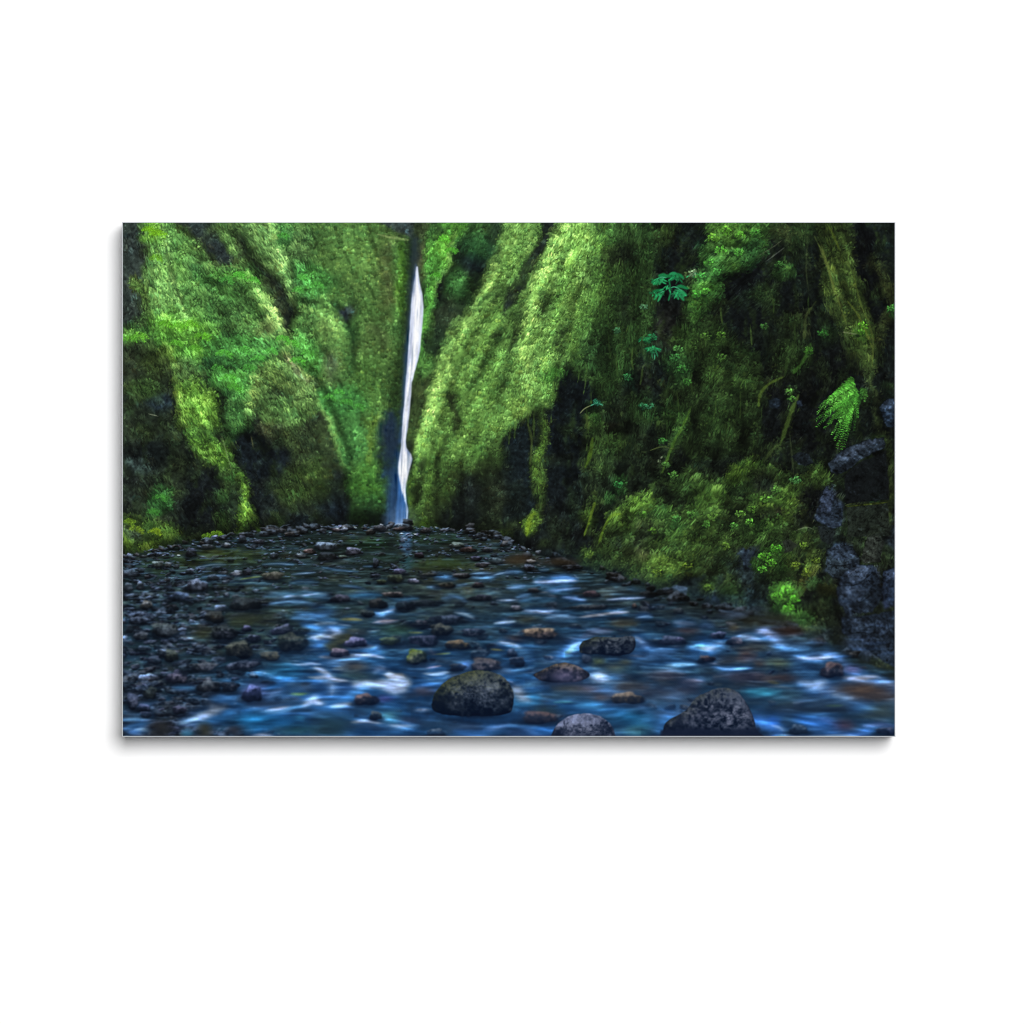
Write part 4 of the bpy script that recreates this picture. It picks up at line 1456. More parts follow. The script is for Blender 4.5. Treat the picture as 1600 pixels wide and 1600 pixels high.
BLOCKS = '''
T W
P 36444f b=1.6 r=3 1315,205 1360,185 1420,192 1448,235 1452,290 1400,320 1340,320 1312,290
P 4c5f78 b=1.6 r=3 1322,202 1360,186 1420,194 1438,230 1400,250 1340,245
P 222c38 b=2 r=3 1400,252 1440,236 1452,290 1404,318
S 0c1014 4 1318,262 1370,272 1440,256
P 313f52 b=1.6 r=4 1385,300 1440,265 1500,268 1530,320 1537,400 1500,462 1400,474 1365,420 1360,350
P 566985 b=1.6 r=3 1390,300 1440,267 1492,274 1470,330 1410,345
P 43546c b=1.6 r=3 1372,360 1440,350 1480,370 1450,420 1388,415
P 1f2833 b=2 r=3 1502,280 1530,320 1537,400 1503,442 1486,370
S 0c1014 3.5 1372,352 1440,346 1500,300
S 0c1014 4 1396,430 1450,422 1500,384
S 7688a6 4 1400,310 1440,284 1484,282
S 7688a6 3 1388,380 1430,368 1472,380
P 33435c b=1.6 r=4 1545,290 1610,272 1610,440 1560,442 1540,370
P 566a8c b=1.6 r=3 1550,295 1610,278 1610,320 1560,332
P 474f48 b=1.6 r=3 1488,140 1530,133 1547,170 1532,252 1460,264 1450,240 1470,190
P 2c332e b=1.6 r=3 1528,138 1549,170 1533,250 1514,250 1518,190
S 66702a 8 1480,150 1500,138 1532,134
P 2a3748 b=1.2 r=2.5 1375,484 1500,470 1610,448 1610,700 1540,655 1450,605 1375,545
P 44566e b=1.6 r=3 1398,490 1470,480 1502,510 1440,540
P 3d4e66 b=1.6 r=3 1500,500 1580,478 1605,520 1530,562
P 34435a b=1.6 r=3 1420,556 1500,550 1540,590 1470,595
S 0c1014 3.5 1396,550 1470,546 1560,585
S 0c1014 4 1502,478 1512,530 1480,585
S 0c1014 4 1558,470 1572,540 1605,580
S 5f7290 3 1410,498 1450,488 1490,500
P 2f3b46 b=1.6 r=3 640,370 700,352 745,360 738,385 690,395 640,390
P 4c6078 b=1.6 r=3 680,358 720,354 742,364 710,376
P 39454c b=1.6 r=4 a=.8 900,470 960,455 1020,462 1060,478 1000,492 920,490
P 30362f b=1.6 r=4 a=.85 1130,170 1170,160 1190,185 1175,215 1140,215
P 232a2c b=1.6 r=4 a=.9 1280,110 1330,95 1350,130 1330,180 1290,175
P 3c4a4e b=1.6 r=3 a=.9 1285,112 1330,97 1348,118 1310,128
T R
P 3a4858 b=1.6 r=3 1318,992 1400,922 1475,900 1545,888 1555,930 1450,975 1375,1038 1330,1028
P 56677e b=1.6 r=3 1340,985 1400,928 1475,904 1540,894 1460,935 1400,980
P 232c36 b=1.6 r=3 1330,1026 1400,985 1450,972 1380,1036
P 14181a b=1.5 r=3 1385,1040 1460,985 1556,940 1566,1140 1392,1160
P 262e27 b=1.5 r=2 1392,1168 1562,1152 1578,1290 1400,1292
S 5f7228 7 1394,1170 1470,1162 1565,1152
P 3f4f66 b=1.6 r=3 1312,1088 1345,1130 1378,1175 1382,1250 1335,1262 1258,1222 1285,1150
P 536482 b=1.6 r=3 1312,1090 1342,1130 1330,1190 1290,1190 1290,1140
P 2c3846 b=1.6 r=3 1342,1132 1378,1176 1382,1248 1345,1240 1332,1190
S 0f1418 4 1275,1195 1320,1200 1380,1225
P 2a3a4e b=1.6 r=3 1528,765 1560,730 1610,725 1610,845 1560,845
P 4a5e78 b=1.6 r=3 1530,765 1562,732 1610,727 1610,760 1560,775
P 2c3a48 b=1.6 r=3 a=.9 1075,735 1110,725 1130,740 1115,765 1080,765
P 39495c b=1.6 r=3 a=.9 1190,740 1212,735 1215,760 1196,765
P 2b3640 b=1.6 r=4 a=.85 1170,965 1200,950 1240,960 1260,990 1200,1000
'''
WATER = '''
T abs
P 1c2826 b=3 r=3 192,870 240,860 300,847 360,836 420,828 480,824 560,822 640,823 700,828 780,838 810,852 880,882 920,898 1000,916 1060,930 1110,944 1200,968 1280,1000 1340,1030 1400,1055 1400,1200 150,1200 150,872
P 1c3852 b=50 r=8 a=.6 640,930 900,890 1150,960 1400,1070 1400,1160 192,1160 230,1090 480,1030
P 1c4c82 b=50 r=10 a=.62 300,1070 480,1010 620,1020 800,1040 960,1060 1100,1080 1120,1160 192,1160
P 22251f b=18 r=6 a=.7 900,905 1100,945 1200,975 1300,1010 1400,1060 1400,1085 1290,1040 1120,990 960,950 880,915
P 22343f b=30 r=6 a=.5 192,880 300,880 360,940 330,1010 280,1060 192,1100
B 243f2a 540,838 605,858
B 28402c 620,835 700,850 a=.6
S 3f628c 16 a=.8 b=5 632,826 634,845 636,868
S 2c5f70 24 a=.7 b=7 634,868 636,890
B 2c3c1f 660,872 745,890
B 2c3c22 305,858 405,880
B 283a20 a=.8 230,870 300,895
B 33462c a=.8 395,895 450,905
B 2a3836 a=.45 b=40 290,865 780,1010
B 3a3a28 a=.4 b=20 640,880 800,960
B 1a1c1a a=.5 b=30 900,1010 1250,1090
'''
RAPIDS = '''
T 03
B 2c2f1e a=.8 950,30 1250,130
B 2d3320 a=.8 880,60 1060,140
B 33351f a=.8 600,160 760,260
S 4a78a8 23.4 a=.8 1440,30 1520,60 1600,50
S 4c7cac 21.6 a=.9 1400,80 1500,72 1600,90
S 2c5a90 54.0 a=.7 1480,120 1560,140 1620,160
S b8d0ea 24.5 1560,235 1600,240 1640,230
S 6a92b8 15.8 a=.9 1480,360 1540,340 1620,335
S 9ab4dc 17.3 1390,455 1480,462 1560,452 1640,458
S 98bcdc 21.6 1540,565 1600,570 1660,580
B 2a6a90 a=.7 1180,440 1440,540
B 1f5f8a a=.6 1300,480 1500,560
S 3f74a0 21.6 a=.8 420,650 520,648 610,665
S 5c8ab0 10.8 a=.8 560,648 612,664
S 5a7fae 18.0 a=.8 90,810 160,800 240,770
S 4a6f98 16.2 a=.7 200,770 290,765
B 5c6ab0 a=.7 1000,620 1180,760
R 404a88 995,640 1160,770 hi=7a8ad0 s=.35 f=.5
S 2c60a8 36.0 a=.8 1000,770 1060,760 1090,720
S 5c82b8 45.0 a=.85 1200,730 1260,690 1320,660
S 3a6ea8 45.0 a=.8 760,740 850,725 950,735
S 7aa8d0 43.2 a=.8 480,950 600,900 700,860 870,800
P b4ccee b=6 r=3 a=.85 560,920 640,870 710,830 730,780 800,795 830,800 855,790 865,820 800,860 700,900
S b8cce8 28.8 590,920 680,875 760,830
S 2f70b0 54.0 a=.8 640,950 800,900 950,830
S c0cfec 36.0 1190,845 1280,835 1380,815
S 4f8cc8 32.4 a=.9 1150,850 1300,850 1420,810 1500,800
S b4ccec 43.2 a=.95 1500,800 1560,760 1600,720
S 7fa850 21.6 a=.6 1400,700 1460,705 1520,700
B 1f6ea8 a=.7 900,860 1250,1000
B 2a80bc a=.6 1000,880 1180,930
B 1c6098 a=.6 1200,900 1480,980
B 3f98c8 a=.5 1440,880 1500,920
S 5a8cb8 54.0 a=.7 20,920 120,900 230,890
S 8ab4dc 25.9 110,1000 160,995 215,1005
S 3f6fb0 27.0 a=.8 60,1020 160,1010
S 2f5c8c 36.0 a=.7 20,1000 100,960 240,940
B 24221e 250,910 400,1040
B 2c2a1c 640,940 730,1050 g=-.5
B 2c2c30 880,960 980,1040
B 2f7fa8 a=.6 500,1000 580,1060
S 8fa4c8 28.8 1080,1050 1160,1040 1240,1055
B 1f4034 a=.5 1320,960 1560,1040
R 3a3f66 110,790 240,850 hi=8490b8 s=.6
R 3c3a50 420,800 530,870 hi=70749a s=.4
R 33354c 150,850 250,900 hi=6a7296 s=.4
R 2a3044 40,700 140,830 hi=8088a8 s=.7
R 262a20 180,650 290,750 hi=565a48 s=.3
R 37324a 370,510 550,620 hi=c4bcd8 s=.8
R 2c2c2a 560,440 780,520 hi=8288a0 s=.7
R 333a4c 860,430 1130,500 hi=8a94b4 s=.8 g=-.15
R 4a4c74 1230,140 1420,210 hi=a8a4d4 s=.5 g=-.3
R 3b3a28 860,270 1080,410 hi=b8b8b0 s=.45
R 35341f 1290,200 1520,360 hi=a8a8a8 s=.5
R 2e2a1c 1140,350 1310,430 hi=a09478 s=.4
R 22241c 740,130 940,260 hi=8f96b4 s=.6
R 24241c 690,20 850,120 hi=50402c s=.5
R 2a2c2c 620,600 820,690 hi=8a8890 s=.4
R 1c1a1c 830,600 960,690 hi=a4a0b8 s=.5
R 45456a 990,140 1070,190 hi=8480b0 s=.4
R 4c5070 1040,220 1150,280 hi=8a94c0 s=.4
R 2f3226 350,340 470,440 hi=505640 s=.4
R 3a4a5c 470,460 590,530 hi=7a94a8 s=.5
R 2c3040 210,390 330,460 hi=98a0c0 s=.7
R 343a48 60,70 200,130 hi=7a8cb0 s=.6
R 30342c 240,120 470,230 hi=8290a4 s=.6
R 33363c 100,190 220,260 hi=666e70 s=.5
T 13
S 5a8cc8 43.2 a=.85 500,60 580,30 680,0
S c4d8f4 10.1 540,35 610,20 670,2
S 4a80b8 54.0 a=.7 0,60 80,50 140,20
S 8cb4dc 24.5 a=.9 0,130 60,120 190,118
S 7a9cc0 13.0 a=.8 200,130 300,140
S a09c5c 23.4 a=.8 230,90 310,86 390,92
S 86a4b8 11.5 a=.7 440,185 540,178
P 33331f a=.9 r=3 90,300 180,230 280,200 330,240 260,320 120,350
R 45446a 240,240 440,320 hi=7a7ab0 s=.4
S 9ab4e0 28.8 a=.95 270,325 380,312 530,318
S 3f7ab8 45.0 a=.7 380,350 480,330 560,300
R 4a3c48 120,330 290,400 hi=706078 s=.3
S bccef0 28.8 50,395 180,405 330,385 460,385 570,405
S 5a8ac0 63.0 a=.8 120,440 220,430 380,400
B 2b5f90 a=.6 400,400 560,470
B 44413a a=.9 240,430 420,530
B 2c3a30 a=.7 180,520 480,600
S d0def4 43.2 0,240 60,235 130,225 200,190
S 8cacdc 43.2 a=.8 90,190 160,180 215,200
B 22344c 100,180 150,220
S 3f7ac4 54.0 a=.8 0,330 40,290 100,240
S c0d2f0 36.0 a=.95 0,480 60,510 130,550
S d4e0f8 28.8 0,570 100,565 190,590 270,595
S 7aa8dc 50.4 a=.8 40,590 130,620 150,700
S 9cbcec 24.5 a=.9 100,600 150,650 140,720
B 1c3c64 a=.8 0,590 110,700
B 24406a a=.6 190,590 320,690
S a4c4e4 28.8 a=.7 150,500 200,490 240,510
S 86a8dc 36.0 a=.8 490,530 540,490 590,500
P e8eefa b=3 r=3 580,545 620,520 670,540 720,530 740,570 700,590 620,590
P d2e0f8 b=7 r=3 a=.9 330,620 430,600 560,595 780,580 785,620 730,690 640,680 560,650 430,640 340,640
S 8fb2e4 43.2 a=.8 560,640 660,690 760,670
S 4a8cd0 50.4 a=.8 250,750 330,690 450,640
S 3a80cc 81.0 a=.6 0,840 180,790 330,720
S b4cef0 31.7 130,810 220,795 310,780
S dce6fa 31.7 0,750 20,770 60,790
S 70a0dc 28.8 a=.8 830,845 890,840 950,830
S b0c8ec 15.8 850,835 930,832
R 4c2f24 330,700 520,800 hi=c0b4c4 s=.35
B 51468a a=.6 510,720 640,770
B 1f3c54 a=.8 330,800 560,860
B 3b7aa0 a=.85 550,840 700,940
B 58a0b8 a=.7 570,850 650,900
R 2c2c28 450,850 560,920 hi=44525c s=.3
S b0c8ec 23.0 310,940 420,925 540,945
S c4d6f2 25.9 620,965 710,972 800,965
S 4f90d4 43.2 a=.7 520,960 700,990 860,960
B 163c64 a=.7 280,980 560,1060
B 1a2a28 a=.8 0,880 260,1060
B 2c3c48 a=.5 840,900 1150,1000
R 3a4450 930,990 1080,1067 hi=687080 s=.3 f=.6
S 5a88c8 36.0 a=.85 1400,1000 1500,980 1620,950
S 3068b0 54.0 a=.6 1150,1010 1300,1030 1450,1000
B 4a4048 a=.6 800,650 980,710
S 6c9cc8 28.8 a=.8 900,560 1000,600 1100,560
S a4c4e8 23.0 900,535 1000,540 1110,520
S 3b74b4 45.0 a=.7 860,590 960,600 1080,580
S 8a8094 10.8 930,490 1040,470
R 2c3448 980,50 1210,130 hi=7480a4 s=.6
R 453c40 800,100 940,150 hi=80788c s=.4
R 2f2c1f 960,120 1130,230 hi=a0a090 s=.5
R 303648 1220,160 1390,230 hi=a8b0d0 s=.7
R 2a2a3c 780,220 1030,310 hi=9096c8 s=.7
R 5a4226 1080,260 1280,340 hi=8c7444 s=.4
R 35401c 540,230 690,310 hi=4c5a2c s=.3 f=.6
R 44521f 750,340 930,460 hi=b0b4c0 s=.5 m=66782a
S 7c7484 14.4 940,320 980,370 1000,380
S 70804c 12.6 1000,375 1120,368
S 7f8a5c 14.4 780,195 890,200
S 8c8a54 18.0 1460,335 1540,340
R 35281f 1280,410 1540,520 hi=c4c0dc s=.7
B 5a86d0 a=.9 1200,440 1280,510
R 2a1f16 1120,450 1240,520 hi=3c3a44 s=.2
S 6a9cd8 36.0 a=.8 1500,540 1560,510 1620,520
S b0ccec 21.6 1490,118 1560,112 1650,110
S a4c0e8 28.8 1530,270 1580,285 1650,295
S 86a4c0 21.6 1160,30 1250,50 1320,90
R 22241c 380,10 500,70 hi=6c7480 s=.3
R 24241f 680,-10 800,30 hi=90a0b0 s=.4
B 9a90a8 a=.7 530,88 640,120
S a09ca8 11.5 480,118 580,100 690,95
B 22361f a=.6 560,140 800,220
T 23
S 8fb0e0 21.6 130,15 240,25 370,20
S c4d4f2 13.0 230,10 300,35 360,40
S 84acdc 28.8 a=.8 330,70 430,60 560,75
S d4e0f8 21.6 600,70 760,50 880,35 990,30
S 6c94c4 17.3 a=.9 1070,75 1140,65 1190,70
S 7c9cc8 33.1 a=.8 1380,115 1460,120 1540,130
S 8cacd4 11.5 a=.9 0,115 60,110
B 3b5a74 a=.5 320,60 560,130
B 40341c a=.7 860,90 1040,150
B 30301f a=.7 60,60 260,120
R 6a5238 130,160 420,250 hi=b09aa0 s=.55
B 4a3020 a=.6 0,220 110,270
B 452f28 a=.7 1400,150 1560,210
S 44506a 54.0 a=.8 600,250 720,190 860,190 
S 4c86cc 72.0 a=.85 480,390 540,320 620,280
S a4c4ec 31.7 500,370 550,310 610,280
S 5c8cd0 43.2 a=.85 1060,230 1100,280 1170,330
S a0bce8 21.6 1055,235 1085,250 1110,290
S 4a78b0 54.0 a=.7 1010,385 1150,390 1300,360 1390,350
S 7a9ccc 17.3 a=.9 1010,385 1070,390 1110,395
R 30344a 1240,230 1480,300 hi=8a94bc s=.6
R 5a5a8a 1380,240 1450,280 hi=a0a8d8 s=.5
S 5c94cc 36.0 a=.9 1510,320 1580,315 1650,325
S 3f7ab8 63.0 a=.6 1540,380 1600,350 1660,330
S 4c80b0 63.0 a=.8 0,290 80,340 180,400
S a0c0e4 24.5 a=.95 0,285 50,290 110,330
R 3c4054 0,330 80,400 hi=9aa4b8 s=.6
R 2f3440 20,400 150,480 hi=4a5a70 s=.3
S 5a90c0 17.3 a=.8 60,510 140,490 220,485
S 4478a8 54.0 a=.7 460,420 580,420 700,500
R 4a5060 610,380 700,450 hi=8490b0 s=.4
S 5a82ac 18.0 a=.8 640,420 700,470 760,530
B 43461f a=.8 690,400 800,470
B 4f5848 a=.8 820,450 970,510
B 4a4428 a=.7 940,420 1020,460
S 4a8cc8 81.0 a=.8 660,620 760,600 880,610
P b4ccee b=8 r=3 690,560 760,530 800,545 840,600 780,620 710,590
P dae4f6 b=5 r=2 720,560 765,540 800,560 770,585
B 4c84c0 a=.7 640,560 900,660
B 2d566c a=.5 950,480 1500,540
S 5c98c8 36.0 a=.9 1310,470 1430,460 1560,455
S 88b8dc 14.4 a=.8 1330,470 1440,462 1550,460
R 2f2a2c 1570,390 1680,450 hi=8490a8 s=.4
S 3e6f98 27.0 a=.7 1100,500 1230,485 1330,500
B 423a40 a=.7 1150,500 1420,580
B 4a4450 a=.6 1440,580 1600,660
S 6a6c84 27.0 a=.7 1440,610 1520,590 1610,600
B 38322c a=.8 880,600 1160,680
B 4a3f44 a=.8 500,620 780,700
B 4c4c40 a=.7 400,630 580,680
R 57422c 860,690 1120,790 hi=6a5238 s=.3 f=.7
B 3c2f28 a=.8 700,700 860,760
B 24343a a=.6 240,680 640,760
S 3f7a88 18.0 a=.8 380,775 470,768 540,770
S 4c96d0 79.2 a=.85 20,830 110,760 200,740
P b8d0f0 b=7 r=2 45,650 100,640 130,690 180,760 100,760 60,700
S d0def4 28.8 50,660 90,680 120,720
S 5ca0dc 43.2 a=.9 130,640 200,620 270,612
B 2c86c8 a=.7 60,700 240,800
B 242c28 a=.8 240,800 430,880
R 5a3428 110,850 420,950 hi=5c545c s=.3 f=.5
S 6aa0dc 36.0 a=.95 170,1010 210,970 260,930
B 2c68b4 a=.8 150,960 400,1060
S 4a84c4 36.0 a=.9 0,965 60,955 140,965
B 20304c a=.8 0,980 160,1060
B 1f4f80 a=.6 420,780 900,860
S 3e86c0 54.0 a=.8 560,800 700,790 800,830
S 5c8ccc 31.7 a=.9 850,790 960,785 1080,800 1170,860
B 1c5c84 a=.7 860,830 1180,980
B 2c7898 a=.5 980,940 1200,1050
B 34545c a=.7 980,970 1120,1030
S 3a74b4 72.0 a=.8 1230,1020 1290,940 1330,890
B 2c2c34 a=.6 1080,640 1500,740
B 3a4a5c a=.6 1180,690 1500,770
T 33
B 24241c a=.8 300,60 700,160
B 4a5c78 a=.6 160,30 340,80
B 44281c a=.5 600,160 820,230
B 5a4a2a a=.5 240,140 300,180
S 5c88c0 27.0 a=.8 0,150 40,140 90,150
S 7c9cdc 57.6 a=.85 460,190 520,190 600,240 680,320
S b0c4f0 28.8 480,185 530,190 580,220
S 8cb0e4 36.0 a=.9 300,225 380,235 480,260
S 4a80bc 63.0 a=.6 600,300 740,320 880,310
B 3f5870 a=.6 620,240 880,310
R 484c74 80,190 200,250 hi=a0a8d8 s=.6
R 3a3a4c 210,240 350,300 hi=c4b8d0 s=.5
S 5a98e0 64.8 a=.9 0,330 80,320 180,280
S c4d8f4 36.0 0,325 60,330 110,310
S 8cb4e8 17.3 130,300 170,270
B 26221a a=.8 280,280 540,350
B 4c2c1c a=.7 320,350 440,430
B 3c4458 a=.6 340,390 440,440
B 4a4c26 a=.5 540,410 720,490
B 453020 a=.6 440,420 520,480
R 3f2c24 0,390 110,440 hi=70586c s=.3
S 9cb4e0 14.4 20,430 60,445 130,455
S 5a9cf0 25.9 100,480 220,500 320,495 410,490
S 7cb4f4 11.5 150,490 260,500 370,494
B 3c343c a=.7 180,520 500,600
B 34241c a=.8 500,540 780,600
S 7a8490 14.4 a=.7 550,640 660,645 760,665
S 46401f 27.0 a=.7 560,600 640,620
B 2b4a58 a=.7 560,650 800,760
B 2c7fa8 b=7 390,665 600,715
B 3f98b8 a=.7 b=5 430,670 560,705
S 6494d8 57.6 a=.7 780,420 920,400 1080,380
S ccd8f4 24.5 800,405 900,410 1000,405 1100,390
S 5c88cc 43.2 a=.7 1030,350 1130,410 1200,470 1300,540
B 2a4f78 a=.7 780,430 1000,560
R 4a2c20 980,450 1180,570 hi=c8c4e0 s=.45
S 9a9cd0 13.0 1030,495 1070,520 1100,560
B 5a5480 a=.7 1170,470 1290,530
S 5090e0 72.0 a=.9 800,610 920,660 1060,690 1220,740
P a8c8f4 b=7 r=2 810,600 900,615 960,600 1020,580 1030,600 980,660 930,665 870,640
S 3c80d8 63.0 a=.8 1000,600 1040,640 1020,690
S 5f9cf0 57.6 a=.8 1160,570 1300,590 1480,610 1600,650
S c8d8f8 31.7 1160,565 1280,575 1380,565 1460,560
S 7cacf0 24.5 1450,560 1530,610 1610,650
S 4c8ce0 28.8 a=.8 1440,620 1540,660 1620,690
B 45301f a=.9 1090,610 1560,720
B 33281f a=.8 1250,700 1580,760
S 78889c 36.0 a=.6 1080,700 1160,730 1250,740
B 2a3a48 a=.7 820,740 1240,820
S 44604c 21.6 a=.8 1030,800 1160,800
B 1a2024 a=.8 620,800 1220,860
B 3068a8 a=.6 1230,770 1400,860
B 383f34 a=.6 1380,800 1600,930
S 3f80e0 90.0 a=.85 440,910 560,960 660,1060
S 2f6cd0 81.0 a=.8 560,900 640,960
S 88b4f4 21.6 580,960 640,980 680,1010
S 2c64b4 90.0 a=.8 780,900 920,940 1080,960
S 4a7cd0 45.0 a=.8 980,910 1060,930 1130,990
R 24303c 720,960 880,1040 hi=44586c s=.3
B 45282c a=.7 1110,930 1240,1010
B 1f3f6c a=.6 900,980 1200,1067
S 6a90d8 33.1 a=.9 1340,970 1460,955 1600,970
R 2f2c3c 1440,980 1610,1040 hi=6c78b8 s=.4
S 3c70c0 54.0 a=.8 1160,1050 1300,1030 1420,1000
S 90b8e8 13.0 640,1040 900,1050 1150,1045 1300,1050
R 34303a 140,900 300,940 hi=50505a s=.2
B 1c3c70 a=.6 400,860 470,920
P 15141a b=3 r=3 a=.9 0,1000 420,1000 470,1060 0,1067
'''
RAPIDS += '''
T 02
S 3f6c90 54.0 a=.6 1180,960 1400,940 1640,950
S a8bce0 11.5 1340,965 1390,955 1440,962
S a0bce4 11.5 1490,955 1550,945 1620,940
S 5c86b0 18.0 a=.8 1220,1020 1400,1000 1600,1030
S 7f8f4a 12.6 a=.8 980,820 1060,805 1140,800
S 6c8a7a 9.0 a=.7 880,860 1000,850 1120,845
S 7a94b4 6.5 a=.7 660,800 760,790 860,790
S 7c8c94 8.1 a=.6 620,720 740,700 860,700
S 56706c 10.8 a=.7 700,640 860,650 1020,640
S 3a4c2a 18.0 a=.7 600,600 760,620 960,590
S 6f8aa0 8.1 a=.7 1160,700 1300,690 1420,700
S 8aa0bc 6.5 a=.7 1400,780 1500,770 1600,765
S 5f86a0 12.6 a=.6 1380,850 1500,840 1620,845
R 2c2c3a 525,565 620,640 hi=6a6c84 s=.4
R 4a4030 1160,755 1330,830 hi=8a8478 s=.4
R 6c7488 900,748 1000,790 hi=c4cce0 s=.7
R 1f2228 1000,730 1075,790 hi=6c6880 s=.4
R 4a5266 540,820 700,920 hi=8090ac s=.6
R 3c5078 380,930 565,1000 hi=6c86b8 s=.5
R 1d1f1c 880,980 1160,1075 hi=4a4c48 s=.3
R 3c4a5a 10,735 145,800 hi=7c8aa0 s=.5
R 6a7a92 15,855 95,920 hi=a4b4cc s=.6
R 4f5a66 120,850 185,905 hi=8c98a8 s=.6
R 5a6668 250,670 350,720 hi=94a0a8 s=.5
R 50585c 350,680 410,720 hi=8c9494 s=.5
R 4a5468 530,730 595,780 hi=8890a8 s=.5
R 3a4450 710,780 800,830 hi=7c889c s=.5
R 7080a0 1230,600 1290,650 hi=b4c0d8 s=.7
R 5c6a70 1430,600 1530,640 hi=9ca8b4 s=.5
R 6c5048 1500,570 1600,610 hi=a09090 s=.5
R 4a4e54 660,530 760,570 hi=8c8c98 s=.5
R 6c7078 840,520 900,560 hi=c0c4cc s=.6
R 3c3f4c 960,460 1030,520 hi=7c8094 s=.4
R 3a3c48 1090,490 1180,530 hi=a89cb4 s=.4
R 564c3c 150,1000 260,1067 hi=8a8474 s=.5
T 12
S 5c86ac 21.6 a=.7 0,960 60,965 130,975
S 86b4d8 11.5 0,935 40,938 100,945
S 6c92b4 6.5 a=.7 60,720 200,745 360,760
S 6c8cae 6.5 a=.7 400,715 480,712 560,720
S 5c7c9c 9.0 a=.7 200,870 300,880 420,900
S 3c7ca8 19.8 a=.6 290,960 420,950 560,950
S 7aa0c4 10.1 a=.9 1280,775 1360,768 1450,772
S 8aaed4 11.5 a=.9 1480,785 1540,770 1620,755
S 4c7cb0 27.0 a=.8 1000,800 1080,802 1160,812
S 5c88b4 21.6 a=.8 1280,800 1380,808 1480,800
S 6c92bc 11.5 a=.8 930,885 980,882 1040,890
S 7aa0c8 10.1 a=.8 1150,885 1200,868 1260,858
S a8c4e8 13.0 1500,995 1560,992 1640,985
S 5c88b8 18.0 a=.7 1050,980 1150,960 1260,1000
S 4a7898 14.4 a=.6 600,960 700,990 860,975
S 6c8a80 8.1 a=.6 1050,660 1100,655 1150,660
B 2c3c20 a=.7 860,650 1260,730
B 243a2c a=.6 400,620 800,660
R 222428 20,600 185,665 hi=6c7484 s=.35
R 56677a 0,515 190,580 hi=8898ac s=.5
R 5a5c74 250,560 385,620 hi=9a98b4 s=.6
R 4a5a44 200,620 260,650 hi=8c94a4 s=.5
R 3c4458 480,650 530,725 hi=8088a8 s=.6
R 54507a 655,730 745,780 hi=8c88b0 s=.4
R 2f341c 600,780 740,850 hi=5c6430 s=.4
R 3a4220 515,820 590,862 hi=5c6430 s=.3
R 6a6c8c 770,815 865,852 hi=b0b0d0 s=.8
R 2e303c 460,775 540,805 hi=5c6478 s=.3
R 2f242c 825,600 905,645 hi=5c5060 s=.4
R 4c342c 1200,555 1330,600 hi=7c6c64 s=.5
R 5a685c 1110,515 1240,560 hi=8c9c94 s=.5
R 3c3850 1290,630 1375,670 hi=7c7894 s=.4
R 5c7078 1440,640 1540,690 hi=90a4b4 s=.5
R 2c2a24 860,770 1020,792 hi=505048 s=.3
R 3a3634 1140,770 1290,812 hi=807c80 s=.4
R 2e2c1c 1020,845 1165,890 hi=806c58 s=.4
R 3c2424 1300,850 1400,890 hi=60484c s=.3
R 5a4c44 560,925 740,970 hi=9c8c88 s=.5
R 262018 450,980 595,1065 hi=4c4434 s=.3
R 1c1e20 790,990 1055,1045 hi=505c70 s=.3
R 24222a 1280,950 1475,1000 hi=6c5c64 s=.4
R 1f2024 670,1005 810,1075 hi=c4c8d8 s=.35
R 34303c 130,950 300,1010 hi=6c687c s=.4
R 5c5c68 1330,680 1440,720 hi=9c8c8c s=.4
R 7c8894 1600,545 1520,575 hi=c0c8d0 s=.5
R 4a4450 1380,560 1470,595 hi=80748c s=.4
R 5a5a64 490,375 580,420 hi=8c90a0 s=.5
R 4c3c38 650,390 740,420 hi=8c7468 s=.4
R 242424 735,380 810,420 hi=505050 s=.3
R 687082 215,395 275,430 hi=a4acbc s=.5
R 5c4c50 145,400 210,430 hi=9c8c90 s=.5
T 22
S 6c92c4 28.8 a=.7 240,835 400,840 560,830
S b4c8ec 17.3 220,846 360,838 480,828 570,832
S 7a9ccc 13.0 a=.9 0,890 70,885 150,872
S 6a8cc0 14.4 a=.9 340,918 460,902 600,892
S b4b4b8 6.5 260,932 300,928 335,922
S 6a9ad0 15.8 a=.9 80,975 130,955 190,938
S b4ccec 7.2 0,995 30,995 70,988
S 7a9cd8 17.3 a=.9 460,965 540,975 640,995
S a8c0e8 13.0 820,988 960,978 1130,972
S 4a74b0 21.6 a=.8 360,800 460,800 570,812
S e0e4f0 4.3 550,780 570,800 580,815
S 5a80a8 18.0 a=.7 0,765 60,755 130,760
S 5c7480 9.0 a=.7 260,740 300,745 340,738
S 3c6c90 36.0 a=.6 100,1000 240,990 400,985
B 3a2c1c a=.7 0,620 200,700
B 30281c a=.7 300,650 560,700
R 4c2a28 625,915 765,970 hi=a88898 s=.35
R 2f323c 130,700 235,750 hi=606878 s=.4
R 5c5450 160,655 235,690 hi=b4b0a8 s=.5
R 26221e 500,1030 820,1070 hi=5c4c40 s=.3
R 342824 170,890 265,930 hi=60544c s=.3
R 565260 30,1035 115,1075 hi=a0a4b4 s=.5
R 50382c 1030,1020 1070,1060 hi=c0a898 s=.5
'''
